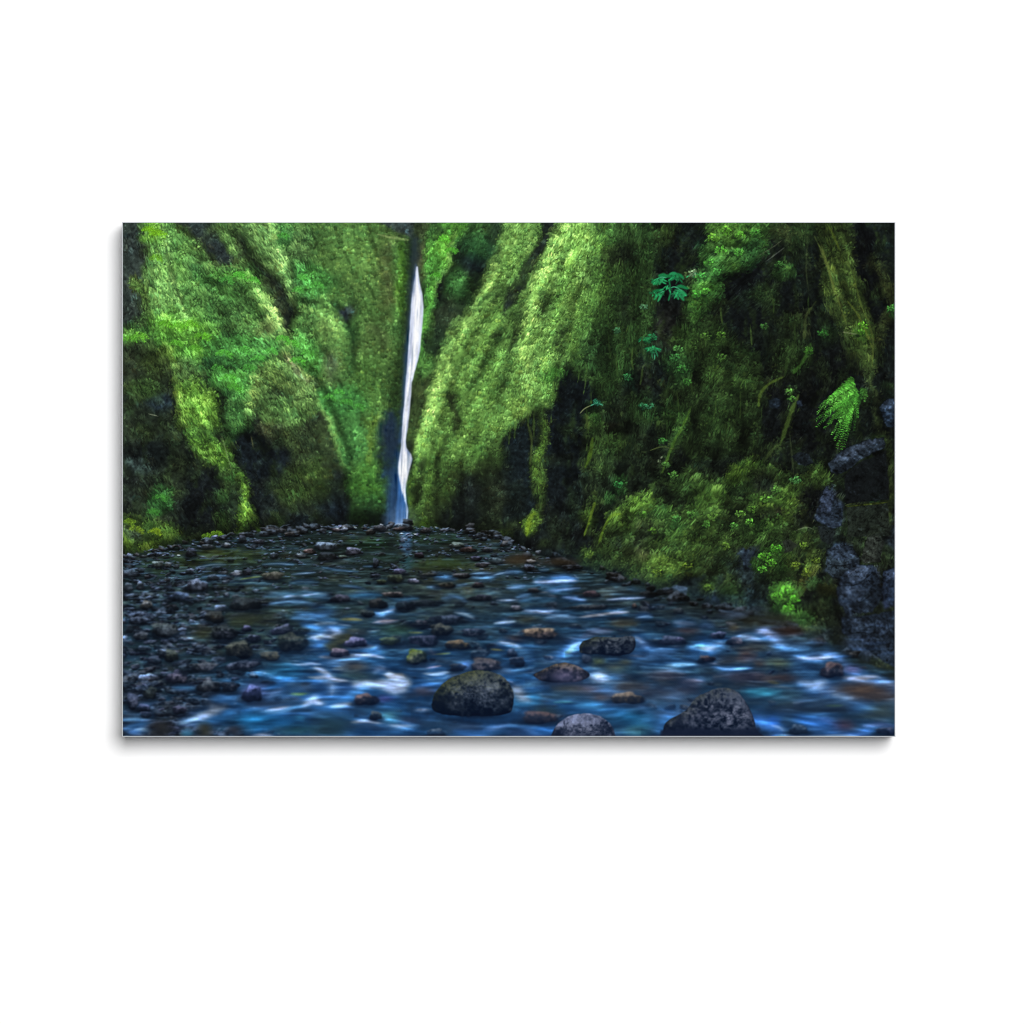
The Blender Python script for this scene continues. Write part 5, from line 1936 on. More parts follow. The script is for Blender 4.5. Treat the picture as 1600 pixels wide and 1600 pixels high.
BANK = '''
T 33
P 20261f 560,-40 1640,-40 1640,560 1450,490 1300,440 1150,350 1000,280 850,200 700,110
B 2c3424 560,-20 960,140
B 3d4c60 1180,-10 1320,90
B 46566e 1250,90 1510,260
B 566684 1300,120 1420,200
B 364660 1190,220 1410,420
B 50607c 1330,330 1440,430
B 42526c 1460,250 1620,430
B 2c3440 1400,120 1460,300
B 1a1e1e 1110,60 1210,300
B 3a3a20 1400,430 1580,520
B 3c4a40 820,80 960,190
B 4c5a60 960,200 1060,280
B 4a5660 160,10 480,90
B 50b030 640,-20 790,50
B 3f7a2c 780,30 900,100
'''

BOULDERS = '''
T V
B 0a0f14 a=.75 1255,850 1625,905
K 2a2819 hi=7886a0 s=.62 m=40401a f=.3 1268,840 1285,790 1330,742 1385,714 1450,700 1520,706 1580,742 1604,795 1600,850 1570,880 1440,887 1330,882 1280,866
T W
B 0c1116 a=.7 290,620 540,655
K 2a2a28 hi=7c8698 s=.75 m=34361f f=.4 300,605 318,578 375,562 450,564 518,558 532,590 515,625 460,640 380,634 312,628
B 0c1116 a=.7 120,730 350,762
K 3d3026 hi=a49cc0 s=.55 m=4c3f28 f=.5 108,718 150,697 200,674 250,669 305,688 342,715 322,735 280,746 200,750 150,742
B 8a86b4 a=.5 185,700 285,745
K 3a3c4e hi=8890ac s=.6 f=.7 180,1010 188,960 215,918 262,886 320,876 382,886 430,922 448,970 452,1010
B 0c1014 a=.8 630,940 1060,1000
K 2a2a2e hi=8088a4 s=.8 m=33321d f=.4 640,985 655,915 735,864 778,812 848,776 900,770 950,790 990,840 1012,890 1024,940 1030,985
P 14141a b=3 r=3 a=.85 635,945 800,935 940,945 1035,935 1060,990 635,990
'''

DETAIL = '''
T 20
S 1c7442 26 1240,505 1215,515 1195,500
S 24824a 24 1270,480 1235,500 1215,530
S 2c9056 22 1290,470 1265,500 1255,525
S 186a3a 24 1300,460 1330,455 1345,460
S 1c7442 26 1250,455 1280,450 1320,460
S 1a7040 24 1380,440 1365,465 1350,490
S 24824a 22 1400,440 1405,470 1410,490
S 1a7040 24 1395,435 1430,450 1450,475
S 238450 22 1340,440 1370,432 1400,438
S 176638 26 1290,570 1240,575 1200,585
S 24824a 24 1300,580 1250,605 1210,650
S 2c9056 22 1290,590 1265,620 1240,670
S 1a7040 24 1390,550 1430,540 1490,560
S 288c54 26 1380,570 1430,580 1475,615
S 217c4a 24 1375,580 1420,610 1455,655
S 2c9056 22 1370,580 1390,610 1415,650
S 1a7040 22 1350,580 1340,620 1330,660
S 3f9a70 8 1330,560 1380,545 1440,575
S 3f9a70 8 1230,480 1270,465 1310,470
S 16683c 10 1330,480 1340,520 1350,580
S 3f9a70 7 1240,600 1265,590 1300,575
T 21
S 2a7a50 14 1170,-10 1190,30 1200,70
S 2a8458 14 1220,-10 1230,20 1245,60
S 3f9a70 10 1200,10 1215,40 1215,80
S 35805c 10 680,460 730,440 790,445
S 4c9c80 8 690,455 740,438 790,455
S 6a7450 7 600,520 640,480 690,455
'''

def stamp(px, py, L, Wd, ang, col, al, R=6):
    """many small leaves or blades at once, in painter's batches"""
    o = np.arange(-R, R + 1); gx, gy = np.meshgrid(o, o); gx = gx.ravel(); gy = gy.ravel()
    ix = np.round(px).astype(int); iy = np.round(py).astype(int); n = len(px)
    flat = img.reshape(-1, 3)
    for s in range(0, n, 700):
        e = slice(s, s + 700)
        dx = ix[e, None] + gx - px[e, None]; dy = iy[e, None] + gy - py[e, None]
        c = np.cos(ang[e])[:, None]; q = np.sin(ang[e])[:, None]
        u = (dx * c + dy * q) / L[e, None]; v = (-dx * q + dy * c) / Wd[e, None]
        a = np.clip((1.15 - np.sqrt(u * u + v * v)) * 1.8, 0, 1) * al[e, None]
        xx = ix[e, None] + gx; yy = iy[e, None] + gy
        ok = (a > .02) & (xx >= 0) & (xx < PW) & (yy >= 0) & (yy < PH)
        idx = (yy * PW + xx)[ok]; aa = a[ok][:, None]
        cc = np.broadcast_to(col[e, None, :], a.shape + (3,))[ok]
        flat[idx] = flat[idx] * (1 - aa) + cc * aa

def field(pts):
    """coarse direction map: (x, y, degrees, strength) spots blended by distance"""
    ax = np.zeros((PH, PW), np.float32); ay = ax.copy()
    for x, y, d, r in pts:
        wgt = np.exp(-((XX + OX - x) ** 2 + (YY + OY - y) ** 2) / (2 * r * r)) + 1e-9
        ax += wgt * math.cos(math.radians(2 * d)); ay += wgt * math.sin(math.radians(2 * d))
    return .5 * np.arctan2(ay, ax)

DIRM = field([(230, 450, 75, 50), (300, 460, 62, 50), (390, 430, 55, 60), (430, 560, 50, 50), (290, 640, 65, 60), (350, 740, 60, 40),
              (560, 480, 75, 70), (560, 650, 80, 60), (780, 480, 122, 60), (720, 620, 112, 60), (860, 450, 115, 60), (900, 700, 92, 60),
              (1020, 480, 90, 60), (1130, 440, 140, 50), (1150, 650, 110, 70), (1300, 450, 75, 50), (1050, 850, 130, 70), (1250, 850, 120, 60),
              (1330, 950, 60, 50), (470, 680, 60, 50), (680, 780, 85, 40)])

def warp(amt=1.0):
    """push the painted areas about so that no edge stays straight"""
    global img
    dx = 8 * vnoise(34, 34, 21) + 5 * vnoise(14, 14, 22) + 2.5 * vnoise(6, 6, 23)
    dy = 8 * vnoise(34, 34, 24) + 6 * vnoise(14, 14, 25) + 3 * vnoise(6, 6, 26)
    x = np.clip(XX + amt * dx, 0, PW - 1.01); y = np.clip(YY + amt * dy, 0, PH - 1.01)
    ix = x.astype(int); iy = y.astype(int); fx = (x - ix)[..., None]; fy = (y - iy)[..., None]
    img = ((img[iy, ix] * (1 - fx) + img[iy, ix + 1] * fx) * (1 - fy) + (img[iy + 1, ix] * (1 - fx) + img[iy + 1, ix + 1] * fx) * fy)

def veil():
    """ragged moss hanging over the shaded right-hand rock"""
    global img
    dl = img @ np.array([.3, .6, .1], np.float32)
    wx = XX + 10 * vnoise(24, 24, 27)
    m = .6 * vnoise(14, 40, 28, 0, wx, YY) + .5 * vnoise(7, 14, 29, 0, wx, YY) + .35 * vnoise(4, 4, 30)
    zone = np.clip((XX - 640) / 120, 0, 1) * np.clip((640 - YY) / 60, 0, 1)
    zone = np.maximum(zone, .6 * np.clip((330 - XX) / 60, 0, 1) * np.clip((YY - 200) / 60, 0, 1) * np.clip((520 - YY) / 60, 0, 1))
    k = np.clip(m - .05, 0, 1) * zone * np.clip((.30 - dl) / .12, 0, 1) * .62
    c = np.array([.21, .29, .13], np.float32) * (1 + .25 * vnoise(40, 40, 37))[..., None]
    img = img * (1 - k[..., None]) + c * k[..., None]
    k = np.clip(-m - .1, 0, 1) * zone * np.clip((.45 - dl) / .2, 0, 1)
    img *= (1 - .75 * k)[..., None]

def foliage():
    global img
    base = blur(img, 1.5)
    lum = base @ np.array([.3, .6, .1], np.float32)
    green = np.clip((base[..., 1] - np.maximum(base[..., 0], base[..., 2])) * 6 + .15, 0, 1)
    # clumps, strands and deep gaps, moved about by the direction the plants hang
    cl = .6 * vnoise(13, 13, 41) + .5 * vnoise(6, 6, 42)
    strand = np.zeros((PH, PW), np.float32); wsum = strand.copy()
    for k in range(12):
        a = k * math.pi / 12
        wgt = np.clip(np.cos(2 * (DIRM - a)), 0, 1) ** 10 + 1e-6
        strand += wgt * (.55 * vnoise(34, 5.0, 50 + k, a) + .55 * vnoise(16, 2.4, 80 + k, a)); wsum += wgt
    strand /= wsum
    fine = .5 * vnoise(3, 3, 43) + .5 * vnoise(1.7, 1.7, 44)
    mod = 1 + (.16 * cl + .30 * strand + .16 * fine)
    img *= np.clip(mod, .25, 2.0)[..., None] * .97
    gap = np.clip((-cl * .7 - strand * .6 - .3) * 1.6, 0, 1) * green
    img *= (1 - .30 * gap)[..., None]
    nearm = np.clip((XX - 480) / 250, 0, 1) * np.clip((YY - 120) / 200, 0, 1) + .7 * np.clip((240 - XX) / 80, 0, 1) * np.clip((YY - 200) / 120, 0, 1)
    hol = .6 * vnoise(22, 18, 45) + .5 * vnoise(9, 9, 46) + .3 * vnoise(4, 4, 47)
    img *= (1 - np.clip(-hol + .05, 0, .8) * .75 * np.clip(nearm, 0, 1))[..., None]
    base = base * (1 - np.clip(-hol - .05, 0, .8) * .7 * np.clip(nearm, 0, 1))[..., None]
    # tufts: every clump a handful of leaves, pale on its upper side and dark beneath; blades where grass hangs
    sm = blur(base, 2.5)
    n = 30000
    cx = rng.uniform(-4, PW + 3, n); cy = rng.uniform(-4, 690, n)
    ii = (np.clip(cy, 0, PH - 1).astype(int), np.clip(cx, 0, PW - 1).astype(int))
    keep = rng.uniform(0, 1, n) < np.clip(.05 + green[ii] * 1.3, 0, 1) * np.clip(.25 + 2.2 * lum[ii], .25, 1)
    cx, cy = cx[keep], cy[keep]; ii = (ii[0][keep], ii[1][keep]); n = len(cx)
    near = np.clip(.55 + np.clip((cx - 560) / 420, 0, .6) + .35 * (cx < 300) - .15 * ((cx > 300) & (cx < 460)), .4, 1.25)
    grass = rng.uniform(0, 1, n) < np.where(cx < 330, .55, np.where(cx < 480, .2, .28))
    R = rng.uniform(5, 11, n) * near
    tf = np.exp(rng.normal(0, .17, n)); th = rng.normal(0, 1, n)
    m = 15
    rep = np.repeat(np.arange(n), m)
    a = rng.uniform(0, 2 * math.pi, n * m); rr = np.sqrt(rng.uniform(0, 1, n * m))
    ox = np.cos(a) * rr * R[rep]; oy = np.sin(a) * rr * R[rep] * .8
    up = -oy / (R[rep] * .8)                                  # 1 at the top of the tuft, -1 below
    d0 = DIRM[ii][rep]; gr = grass[rep]
    px = cx[rep] + ox; py = cy[rep] + oy
    L = np.where(gr, rng.uniform(2.8, 6.5, n * m), rng.uniform(1.3, 2.9, n * m)) * near[rep]
    Wd = np.where(gr, rng.uniform(.45, .75, n * m), L * rng.uniform(.34, .6, n * m))
    L = np.maximum(L, 1.6); Wd = np.maximum(Wd, .85)
    ang = np.where(gr, d0 + rng.normal(0, .22, n * m), np.arctan2(oy, ox) + rng.normal(0, .7, n * m))
    amp = np.clip(near[rep] * 1.25, .45, 1)
    f = (.92 + .38 * up * amp + amp * np.where(gr, rng.normal(0, .22, n * m), rng.normal(0, .16, n * m))) * tf[rep] * (1 + .22 * strand[ii] + .15 * cl[ii])[rep]
    f = np.clip(f, .5, 1.62)
    col = sm[ii][rep] * f[:, None] * (1 + th[rep][:, None] * np.array([[.06, 0, -.06]])) + np.clip(f - 1.15, 0, 1)[:, None] * np.array([[.03, .04, .02]])
    col = np.clip(col, 0, 1).astype(np.float32); al = rng.uniform(.55, .98, n * m)
    lay_ = np.argsort(up.reshape(n, m), 1) + np.arange(n)[:, None] * m       # dark undersides first, pale tops last
    for s in range(0, n, 2400):
        for r in range(m):
            o = lay_[s:s + 2400, r]
            stamp(px[o], py[o], L[o], Wd[o], ang[o], col[o], al[o], 6)
    # sparse glints in the shade: wet leaves and twigs
    n = 5200
    px = rng.uniform(0, PW - 1, n); py = rng.uniform(0, 640, n); ii = (py.astype(int), px.astype(int))
    keep = (lum[ii] < .22) & (rng.uniform(0, 1, n) < .30 + .5 * (cl[ii] > .15)) & (lum[ii] > .075)
    px, py = px[keep], py[keep]; ii = (py.astype(int), px.astype(int)); n = len(px)
    gcol = base[ii] * rng.uniform(1.2, 1.9, (n, 1)) + rng.uniform(.0, .05, (n, 1)) * np.array([[.8, 1.1, .8]])
    L = rng.uniform(1.5, 4.2, n)
    stamp(px, py, L, L * rng.uniform(.25, .5, n), DIRM[ii] + rng.normal(0, .7, n), np.clip(gcol, 0, 1).astype(np.float32), rng.uniform(.3, .75, n))
    # wet bare rock: small facets
    rockw = np.clip(1 - green * 1.6, 0, 1) * (YY < 700)
    wx = XX + 4 * vnoise(12, 12, 64); wy = YY + 4 * vnoise(12, 12, 65)
    cr = np.minimum(np.abs(vnoise(17, 8, 66, .5, wx, wy)) * 2.2, np.abs(vnoise(10, 6, 67, -.7, wx, wy)) * 2.6)
    fac = .35 * np.clip(cr * 1.6 - .75, -1, .55) + .55 * vnoise(9, 5, 61, .6) + .40 * vnoise(4, 3, 62, -.5) + .25 * vnoise(2, 2, 63)
    img *= (1 + .42 * fac * rockw)[..., None]
    img += (np.clip(fac - .45, 0, 1) * rockw * .06)[..., None] * np.array([.85, .95, 1.05], np.float32)
    # pull the greens towards a common family
    g = img @ np.array([.3, .6, .1], np.float32)
    ramp = np.stack([np.interp(g, [0, .12, .35, .55, .8, 1], r) for r in ([.02, .09, .25, .44, .74, .95], [.03, .14, .42, .65, .88, 1], [.03, .09, .15, .27, .55, .85])], -1).astype(np.float32)
    gm = np.clip(green * 1.5, 0, 1)[..., None] * .38
    img = img * (1 - gm) + ramp * gm
    g = img @ np.array([.3, .6, .1], np.float32)
    img = np.clip(g[..., None] + (img - g[..., None]) * .90, 0, 1) * np.array([.97, 1, 1.02], np.float32)
    gw = np.clip(green * 1.5, 0, 1)
    img[..., 0] += gw * np.clip(.56 * img[..., 1] - img[..., 0], 0, 1) * .7
    img[..., 2] -= gw * np.clip(img[..., 2] - .50 * img[..., 1], 0, 1) * .6

edge = np.interp(XX[0] + OX, [192, 240, 300, 360, 420, 480, 560, 640, 700, 780, 820, 900, 1000, 1060, 1110, 1200, 1300, 1398],
                   [872, 861, 848, 837, 829, 825, 823, 824, 829, 839, 858, 886, 916, 932, 946, 970, 1010, 1056]) - OY

def river():
    global img
    wl = edge
    d = YY - wl[None, :]                      # how far below the water's edge
    inw = np.clip(d / 4 + .5, 0, 1)
    z = np.clip((YY + OY - 815) / 330, 0.02, 1)      # 0 far .. 1 near
    # long exposure: silky bands, wider and longer near the camera
    Yp = np.log(np.clip(YY + OY - 790, 8, None)) * 120
    tilt = (XX - 500) * .035 * z
    wx = XX + 18 * vnoise(60, 30, 70)
    s1 = .6 * vnoise(60, 11, 71, 0, wx, Yp + tilt) + .5 * vnoise(26, 5, 72, 0, wx, Yp + tilt) + .25 * vnoise(12, 2.5, 73, 0, wx, Yp)
    sky = np.clip(s1 * 1.5 - .15, 0, 1) * inw
    colr = np.array([.25, .42, .60], np.float32) * np.clip(.55 + .5 * z, 0, 1)[..., None]
    k = (sky * np.clip(.34 + .12 * np.sin(XX / 90), 0, 1))[..., None]
    img = img * (1 - k) + colr * k
    dk = np.clip(-s1 * 1.4 - .1, 0, 1) * inw
    img *= (1 - .45 * dk)[..., None]
    bed = .5 * vnoise(34, 12, 74) + .5 * vnoise(15, 6, 75)
    img += (np.clip(bed - .1, 0, 1) * inw)[..., None] * np.array([.085, .055, .02], np.float32)
    fs = .6 * vnoise(22, 2.6, 76) + .5 * vnoise(10, 1.6, 77)
    farw = inw * np.clip((1000 - YY - OY) / 90, 0, 1)
    img += (np.clip(fs - .12, 0, 1) * farw)[..., None] * np.array([.15, .21, .24], np.float32)
    img *= (1 - .5 * np.clip(-fs - .1, 0, 1) * farw)[..., None]
    # stones lying under the surface, seen through the moving water
    for _ in range(420):
        y = 880 + 265 * rng.uniform(0, 1) ** .8; x = rng.uniform(200, 1400)
        if y - np.interp(x, XX[0] + OX, wl + OY) < 6: continue
        rx = (5 + 26 * (y - 870) / 280) * rng.uniform(.4, 1.2); ry = rx * rng.uniform(.22, .42)
        c = ['2a2a22', '14181a', '34302c', '1a1f22', '3a332c', '2b3034', '101416', '3c3438', '30362c'][rng.integers(9)]
        blob(x - OX - rx, y - OY - ry, x - OX + rx, y - OY + ry, hexc(c), a=rng.uniform(.12, .45), bl=ry * .7, rag=2, ang=rng.normal(0, .08))
    # pebbles, small and crowded far away, larger and fewer close by
    pal = ['4c5462', '3a4252', '59627a', '2c323c', '1d2022', '23221e', '3f3a38', '2e2c24', '2a343e', '687088', '403c50', '16181a', '3a2e2c']
    cand = []
    for _ in range(9000):
        y = 820 + 335 * rng.uniform(0, 1) ** 1.5; x = rng.uniform(190, 1400)
        e = y - np.interp(x, XX[0] + OX, wl + OY)
        if e < -4: continue
        left = np.clip((600 - .9 * (y - 880) - x) / 200, 0, 1)
        far = np.clip((930 - y) / 70, 0, 1) * np.clip((980 - x) / 120, 0, 1)
        bank = np.clip((16 - abs(e)) / 16, 0, 1) * (x < 830)
        side = np.clip((390 - x) / 110, 0, 1)
        p = max(.05, .6 * left, .5 * far, .95 * bank, side * .9)
        pool = (abs(x - 560) < 60 and 834 < y < 862) or (abs(x - 340) < 90 and 856 < y < 884 and rng.uniform() < .8)
        if pool and e > 8: p *= .12
        if rng.uniform() < p: cand.append((y, x, e, bank))
    cand.sort(key=lambda c: c[0])
    for y, x, e, bank in cand:
        zz = (y - 805) / 330
        rx = (1.7 + 8.5 * zz * (.5 + .4 * (x < 420))) * np.exp(rng.normal(0, .38)); ry = rx * rng.uniform(.25, .62)
        lift = np.exp(rng.normal(-.05, .3)) * (1.1 if bank > .3 else 1)
        c = hexc(pal[rng.integers(len(pal))]) * lift * (.8 + .3 * (y < 870)) * np.array([.9, 1, 1.08])
        cs = '%02x%02x%02x' % tuple(int(np.clip(q, 0, 1) * 255) for q in c)
        X0, Y0 = x - OX, y - OY
        stroke(np.array([[X0 - rx, Y0 + ry], [X0, Y0 + ry * 1.2], [X0 + rx, Y0 + ry]], np.float32), ry * 1.1, hexc('0c1114'), a=.5)
        rock(X0 - rx, Y0 - ry, X0 + rx, Y0 + ry, cs, hi='8c9ab4', spec=rng.uniform(.1, .8), ang=rng.normal(0, .22), bottom=.25, a=.78 if bank < .3 else .95)
        if rng.uniform() < .35:            # a short pale line of water behind a stone
            stroke(np.array([[X0 - rx * .6, Y0 + ry], [X0 + rx * .8, Y0 + ry * 1.1], [X0 + rx * 2.2, Y0 + ry * .9]], np.float32),
                   max(1.0, ry * .4), hexc('6688b0'), a=.5)
    # larger stones: ragged footing along both banks, half-sunk ones in midstream
    big = []
    for _ in range(74):
        x = rng.uniform(192, 830); big.append((x, np.interp(x, XX[0] + OX, edge + OY) + rng.normal(-1, 4), rng.uniform(3.5, 10), .9, 1.0))
    for _ in range(46):
        x = rng.uniform(870, 1340); big.append((x, np.interp(x, XX[0] + OX, edge + OY) + rng.normal(-2, 4), rng.uniform(5, 15), .85, .62))
    for _ in range(95):
        y = rng.uniform(862, 1020); big.append((rng.uniform(430, 1080), y, (3 + 9 * (y - 850) / 170) * rng.uniform(.6, 1.3), .62, .8))
    for x, y, rx, al, dk in sorted(big, key=lambda q: q[1]):
        if y - np.interp(x, XX[0] + OX, edge + OY) < -14: continue
        ry = rx * rng.uniform(.36, .62); X0, Y0 = x - OX, y - OY
        c = hexc(['30363c', '262a2c', '3a3c40', '2c2a26', '363028', '2a3238'][rng.integers(6)]) * dk
        cs = '%02x%02x%02x' % tuple(int(q * 255) for q in c)
        blob(X0 - rx * 1.2, Y0 + ry * .5, X0 + rx * 1.2, Y0 + ry * 1.5, hexc('0a0f13'), a=.55, bl=ry * .4, rag=1)
        rock(X0 - rx, Y0 - ry, X0 + rx, Y0 + ry, cs, hi='7c8aa4', spec=rng.uniform(.15, .6), ang=rng.normal(0, .2), bottom=.2, a=al)
    # glints of wet gravel
    n = 3000
    gx = rng.uniform(0, PW - 1, n); gy = rng.uniform(470, PH - 1, n); ii = (gy.astype(int), gx.astype(int))
    dens = np.clip((430 - gx + .0 * gy) / 260, 0, 1) + np.clip((590 - gy) / 60, 0, 1) * (gx < 700)
    keep = (d[ii] > 0) & (rng.uniform(0, 1, n) < dens)
    gx, gy = gx[keep], gy[keep]; n = len(gx)
    L = rng.uniform(1.4, 3.4, n)
    stamp(gx, gy, L, L * rng.uniform(.28, .5, n), rng.normal(0, .25, n),
          (np.array([.38, .46, .56]) * rng.uniform(.5, 1.25, (n, 1))).astype(np.float32), rng.uniform(.2, .6, n))

def glow(src):
    """the wide blue bloom of smeared water round every bright crest"""
    for ln in src.split('\n'):
        t = ln.split()
        if not t: continue
        if t[0] == 'T': head = ln
        elif t[0] == 'S' and hexc(t[1]).mean() > .42:
            r = [q for q in t[2:] if '=' not in q]
            draw(head + '\nS 2860a4 %.1f a=.34 b=%.1f ' % (float(r[0]) * 3.0, float(r[0]) * .25) + ' '.join(r[1:]))

def plants():
    """leafy clusters and little ferns that stand out from the moss"""
    q = 610 / 1600
    def cluster(x, y, r, c, n, s):
        a = rng.uniform(0, 2 * math.pi, n); k = np.sqrt(rng.uniform(0, 1, n)) * r
        stamp(np.full(3, x) + rng.normal(0, r * .4, 3), np.full(3, y) + rng.normal(0, r * .3, 3) + r * .3, np.full(3, r * .8), np.full(3, r * .55), np.zeros(3),
              np.tile(hexc('0e1810'), (3, 1)).astype(np.float32), np.full(3, .55), 9)
        o = np.argsort(-np.sin(a) * k)[::-1]
        up = 1 - .35 * np.sin(a) * k / r
        stamp(x + np.cos(a) * k, y + np.sin(a) * k * .75, rng.uniform(.6, 1.15, n) * s, rng.uniform(.35, .55, n) * s, rng.normal(.3, .8, n),
              np.clip(hexc(c) * (up * rng.uniform(.65, 1.3, n))[:, None], 0, 1).astype(np.float32), rng.uniform(.7, 1, n), 7)
    for ox, oy, pts in ((790 - OX, 780 - OY, [(1060, 230, 9, '56a030', 3.2), (1105, 200, 9, '4c962c', 3), (1085, 260, 8, '62b038', 3), (1150, 375, 11, '68c43a', 3.2),
                  (1110, 395, 8, '5cb034', 3), (1180, 410, 8, '54a830', 3.4), (1160, 440, 9, '62bc38', 3.4), (1050, 285, 7, '5aa838', 3), (850, 70, 8, '6a9a40', 3),
                  (820, 100, 7, '4f8a38', 3), (700, 80, 7, '4a8a40', 2.8), (760, 60, 8, '5a9440', 2.8), (960, 60, 8, '62963c', 3), (1000, 95, 7, '5a9a38', 3),
                  (930, 110, 7, '4c8438', 3), (560, 60, 6, '4a7a2c', 2.8), (600, 130, 7, '50782c', 2.8), (900, 190, 7, '5a7c30', 2.8), (1230, 300, 8, '66802c', 3), (1190, 270, 7, '5c7428', 3),
                  (1270, 250, 7, '587028', 3), (830, 360, 8, '587a2c', 2.6), (1220, 190, 7, '5a7a2c', 2.8), (740, 270, 8, '5f7a2a', 2.6), (620, 300, 8, '62802a', 2.6)]),
            (790 - OX, 345 - OY, [(690, 560, 8, '3c7a3c', 3), (720, 605, 8, '3a7434', 3), (705, 525, 7, '4a8040', 3), (740, 660, 7, '3c7430', 2.8), (640, 900, 6, '4a9040', 3),
                  (590, 760, 6, '3a8058', 2.8), (560, 760, 6, '2f7048', 2.8), (1160, 700, 6, '5a9040', 3), (1172, 728, 5, '52883a', 3), (1462, 430, 7, '5c9c2c', 3.2),
                  (1452, 455, 6, '4c8428', 3), (1300, 460, 9, '2f6428', 3), (1060, 430, 6, '36602c', 2.8), (820, 470, 8, '4c7430', 2.8), (880, 470, 8, '446a28', 2.8),
                  (880, 560, 8, '40642a', 2.8), (1120, 180, 7, '36602c', 2.8), (1240, 530, 8, '3f7428', 2.8), (500, 640, 7, '2f6c3c', 2.8), (455, 450, 6, '3c6e48', 2.8),
                  (565, 352, 6, '5c9468', 2.6), (600, 475, 7, '287a48', 3.2), (580, 490, 6, '227040', 3.2), (600, 530, 7, '287848', 3.2), (370, 745, 6, '2f8060', 3),
                  (460, 1080, 7, '33783c', 2.8), (655, 1000, 6, '4a7a38', 2.6), (685, 1040, 7, '50843a', 2.8), (1185, 1060, 8, '4c8a48', 2.8), (1105, 1100, 8, '54883a', 3),
                  (1060, 1140, 8, '5c9038', 3), (1005, 1180, 7, '52802e', 2.8), (1520, 1130, 6, '3a7440', 2.8), (1580, 360, 7, '3f7c34', 3), (760, 215, 6, '82a078', 3.6),
                  (850, 70, 9, '6cb038', 3.2), (900, 40, 9, '62a834', 3.2), (960, 60, 9, '5aa034', 3), (1020, 50, 8, '4c9038', 3), (880, 120, 9, '5cae3c', 3.2),
                  (830, 170, 9, '58a840', 3.2), (800, 230, 8, '4ca044', 3.2), (780, 300, 8, '4a9e3a', 3.2), (950, 130, 8, '50983a', 3), (860, 210, 7, '4a9240', 3), (820, 290, 7, '54a03a', 3)])):
        for x, y, r, c, s in pts: cluster(ox + x * q, oy + y * q, r, c, int(r * 3.2), s)
    for x, y, s, c in [(420, 540, 24, '4aa83c'), (500, 525, 22, '3f9e40'), (560, 560, 22, '46a446'), (610, 530, 20, '4cae44'), (440, 640, 24, '4cae3c'), (460, 680, 24, '3c9a34'), (390, 600, 20, '2f8a40'),
                       (520, 600, 20, '368f40'), (700, 500, 20, '46ae3c'), (760, 540, 20, '3fa03c'), (720, 570, 20, '46a83a'), (660, 480, 18, '4cb03c'), (850, 720, 18, '2f9844'), (920, 740, 18, '2c9040'), (890, 700, 16, '34a048'), (970, 760, 16, '2c8a40'),
                       (280, 420, 24, '66b030'), (330, 470, 24, '5ca62c'), (230, 430, 22, '5fae2c'), (180, 420, 22, '5ca42c'), (300, 520, 22, '52982c'), (220, 500, 20, '4f942c'), (70, 470, 24, '62a834'), (40, 480, 20, '569a30'),
                       (150, 50, 22, '78b828'), (110, 35, 20, '74b424'), (140, 150, 20, '66a42a'), (160, 1130, 22, '2f8040'), (130, 1190, 18, '347a3c'), (480, 220, 20, '4fac3c'), (430, 240, 18, '3f9840'), (540, 240, 18, '52a83a'),
                       (740, 230, 18, '34a044'), (800, 260, 18, '309a42'), (720, 280, 16, '38a244'), (660, 60, 16, '44984a'), (1320, 70, 18, '5cb434'), (1350, 120, 16, '54aa34'), (1290, 220, 14, '4ca034'), (60, 1260, 22, '6c8a28'), (140, 1270, 20, '708e24'), (30, 1230, 18, '5f8026'),
                       (390, 1280, 18, '5c8424'), (350, 1290, 16, '567c24')]:
        x0, y0 = 190 - OX + x * q, 345 - OY + y * q
        k = rng.integers(6, 9); an = np.linspace(-2.9, .5, k) + rng.normal(0, .15, k)
        fern((x0, y0, 0), [(x0 + math.cos(b) * s * .62 * rng.uniform(.7, 1.1), y0 + (math.sin(b) * .5 + .28) * s * .7) for b in an], [c], 2.0 + s * .035)

def fern(root, tips, cols, leaf=4.2):
    """arching fronds hung with paired leaflets"""
    for k, (tx, ty) in enumerate(tips):
        rx, ry = root[0] + rng.normal(0, 2), root[1] + k * root[2]
        mx, my = (rx + tx) / 2 + rng.normal(0, 2), (ry + ty) / 2 - abs(tx - rx) * .10
        c = hexc(cols[k % len(cols)]); c = np.array([max(c[0], .50 * c[1]), c[1], min(c[2], .40 * c[1])], np.float32); t = np.linspace(.08, 1, 26)
        x = (1 - t) ** 2 * rx + 2 * t * (1 - t) * mx + t * t * tx; y = (1 - t) ** 2 * ry + 2 * t * (1 - t) * my + t * t * ty
        d = np.arctan2(np.gradient(y), np.gradient(x))
        for s in (-1, 1):
            L = leaf * (1.1 - .75 * t) * rng.uniform(.7, 1.2, 26)
            a = d + s * .95 + rng.normal(0, .12, 26)
            stamp(x + np.cos(a) * L * .8, y + np.sin(a) * L * .8, L, L * .34, a,
                  np.clip(c * rng.uniform(.6, 1.35, (26, 1)), 0, 1).astype(np.float32), rng.uniform(.7, .98, 26), 7)

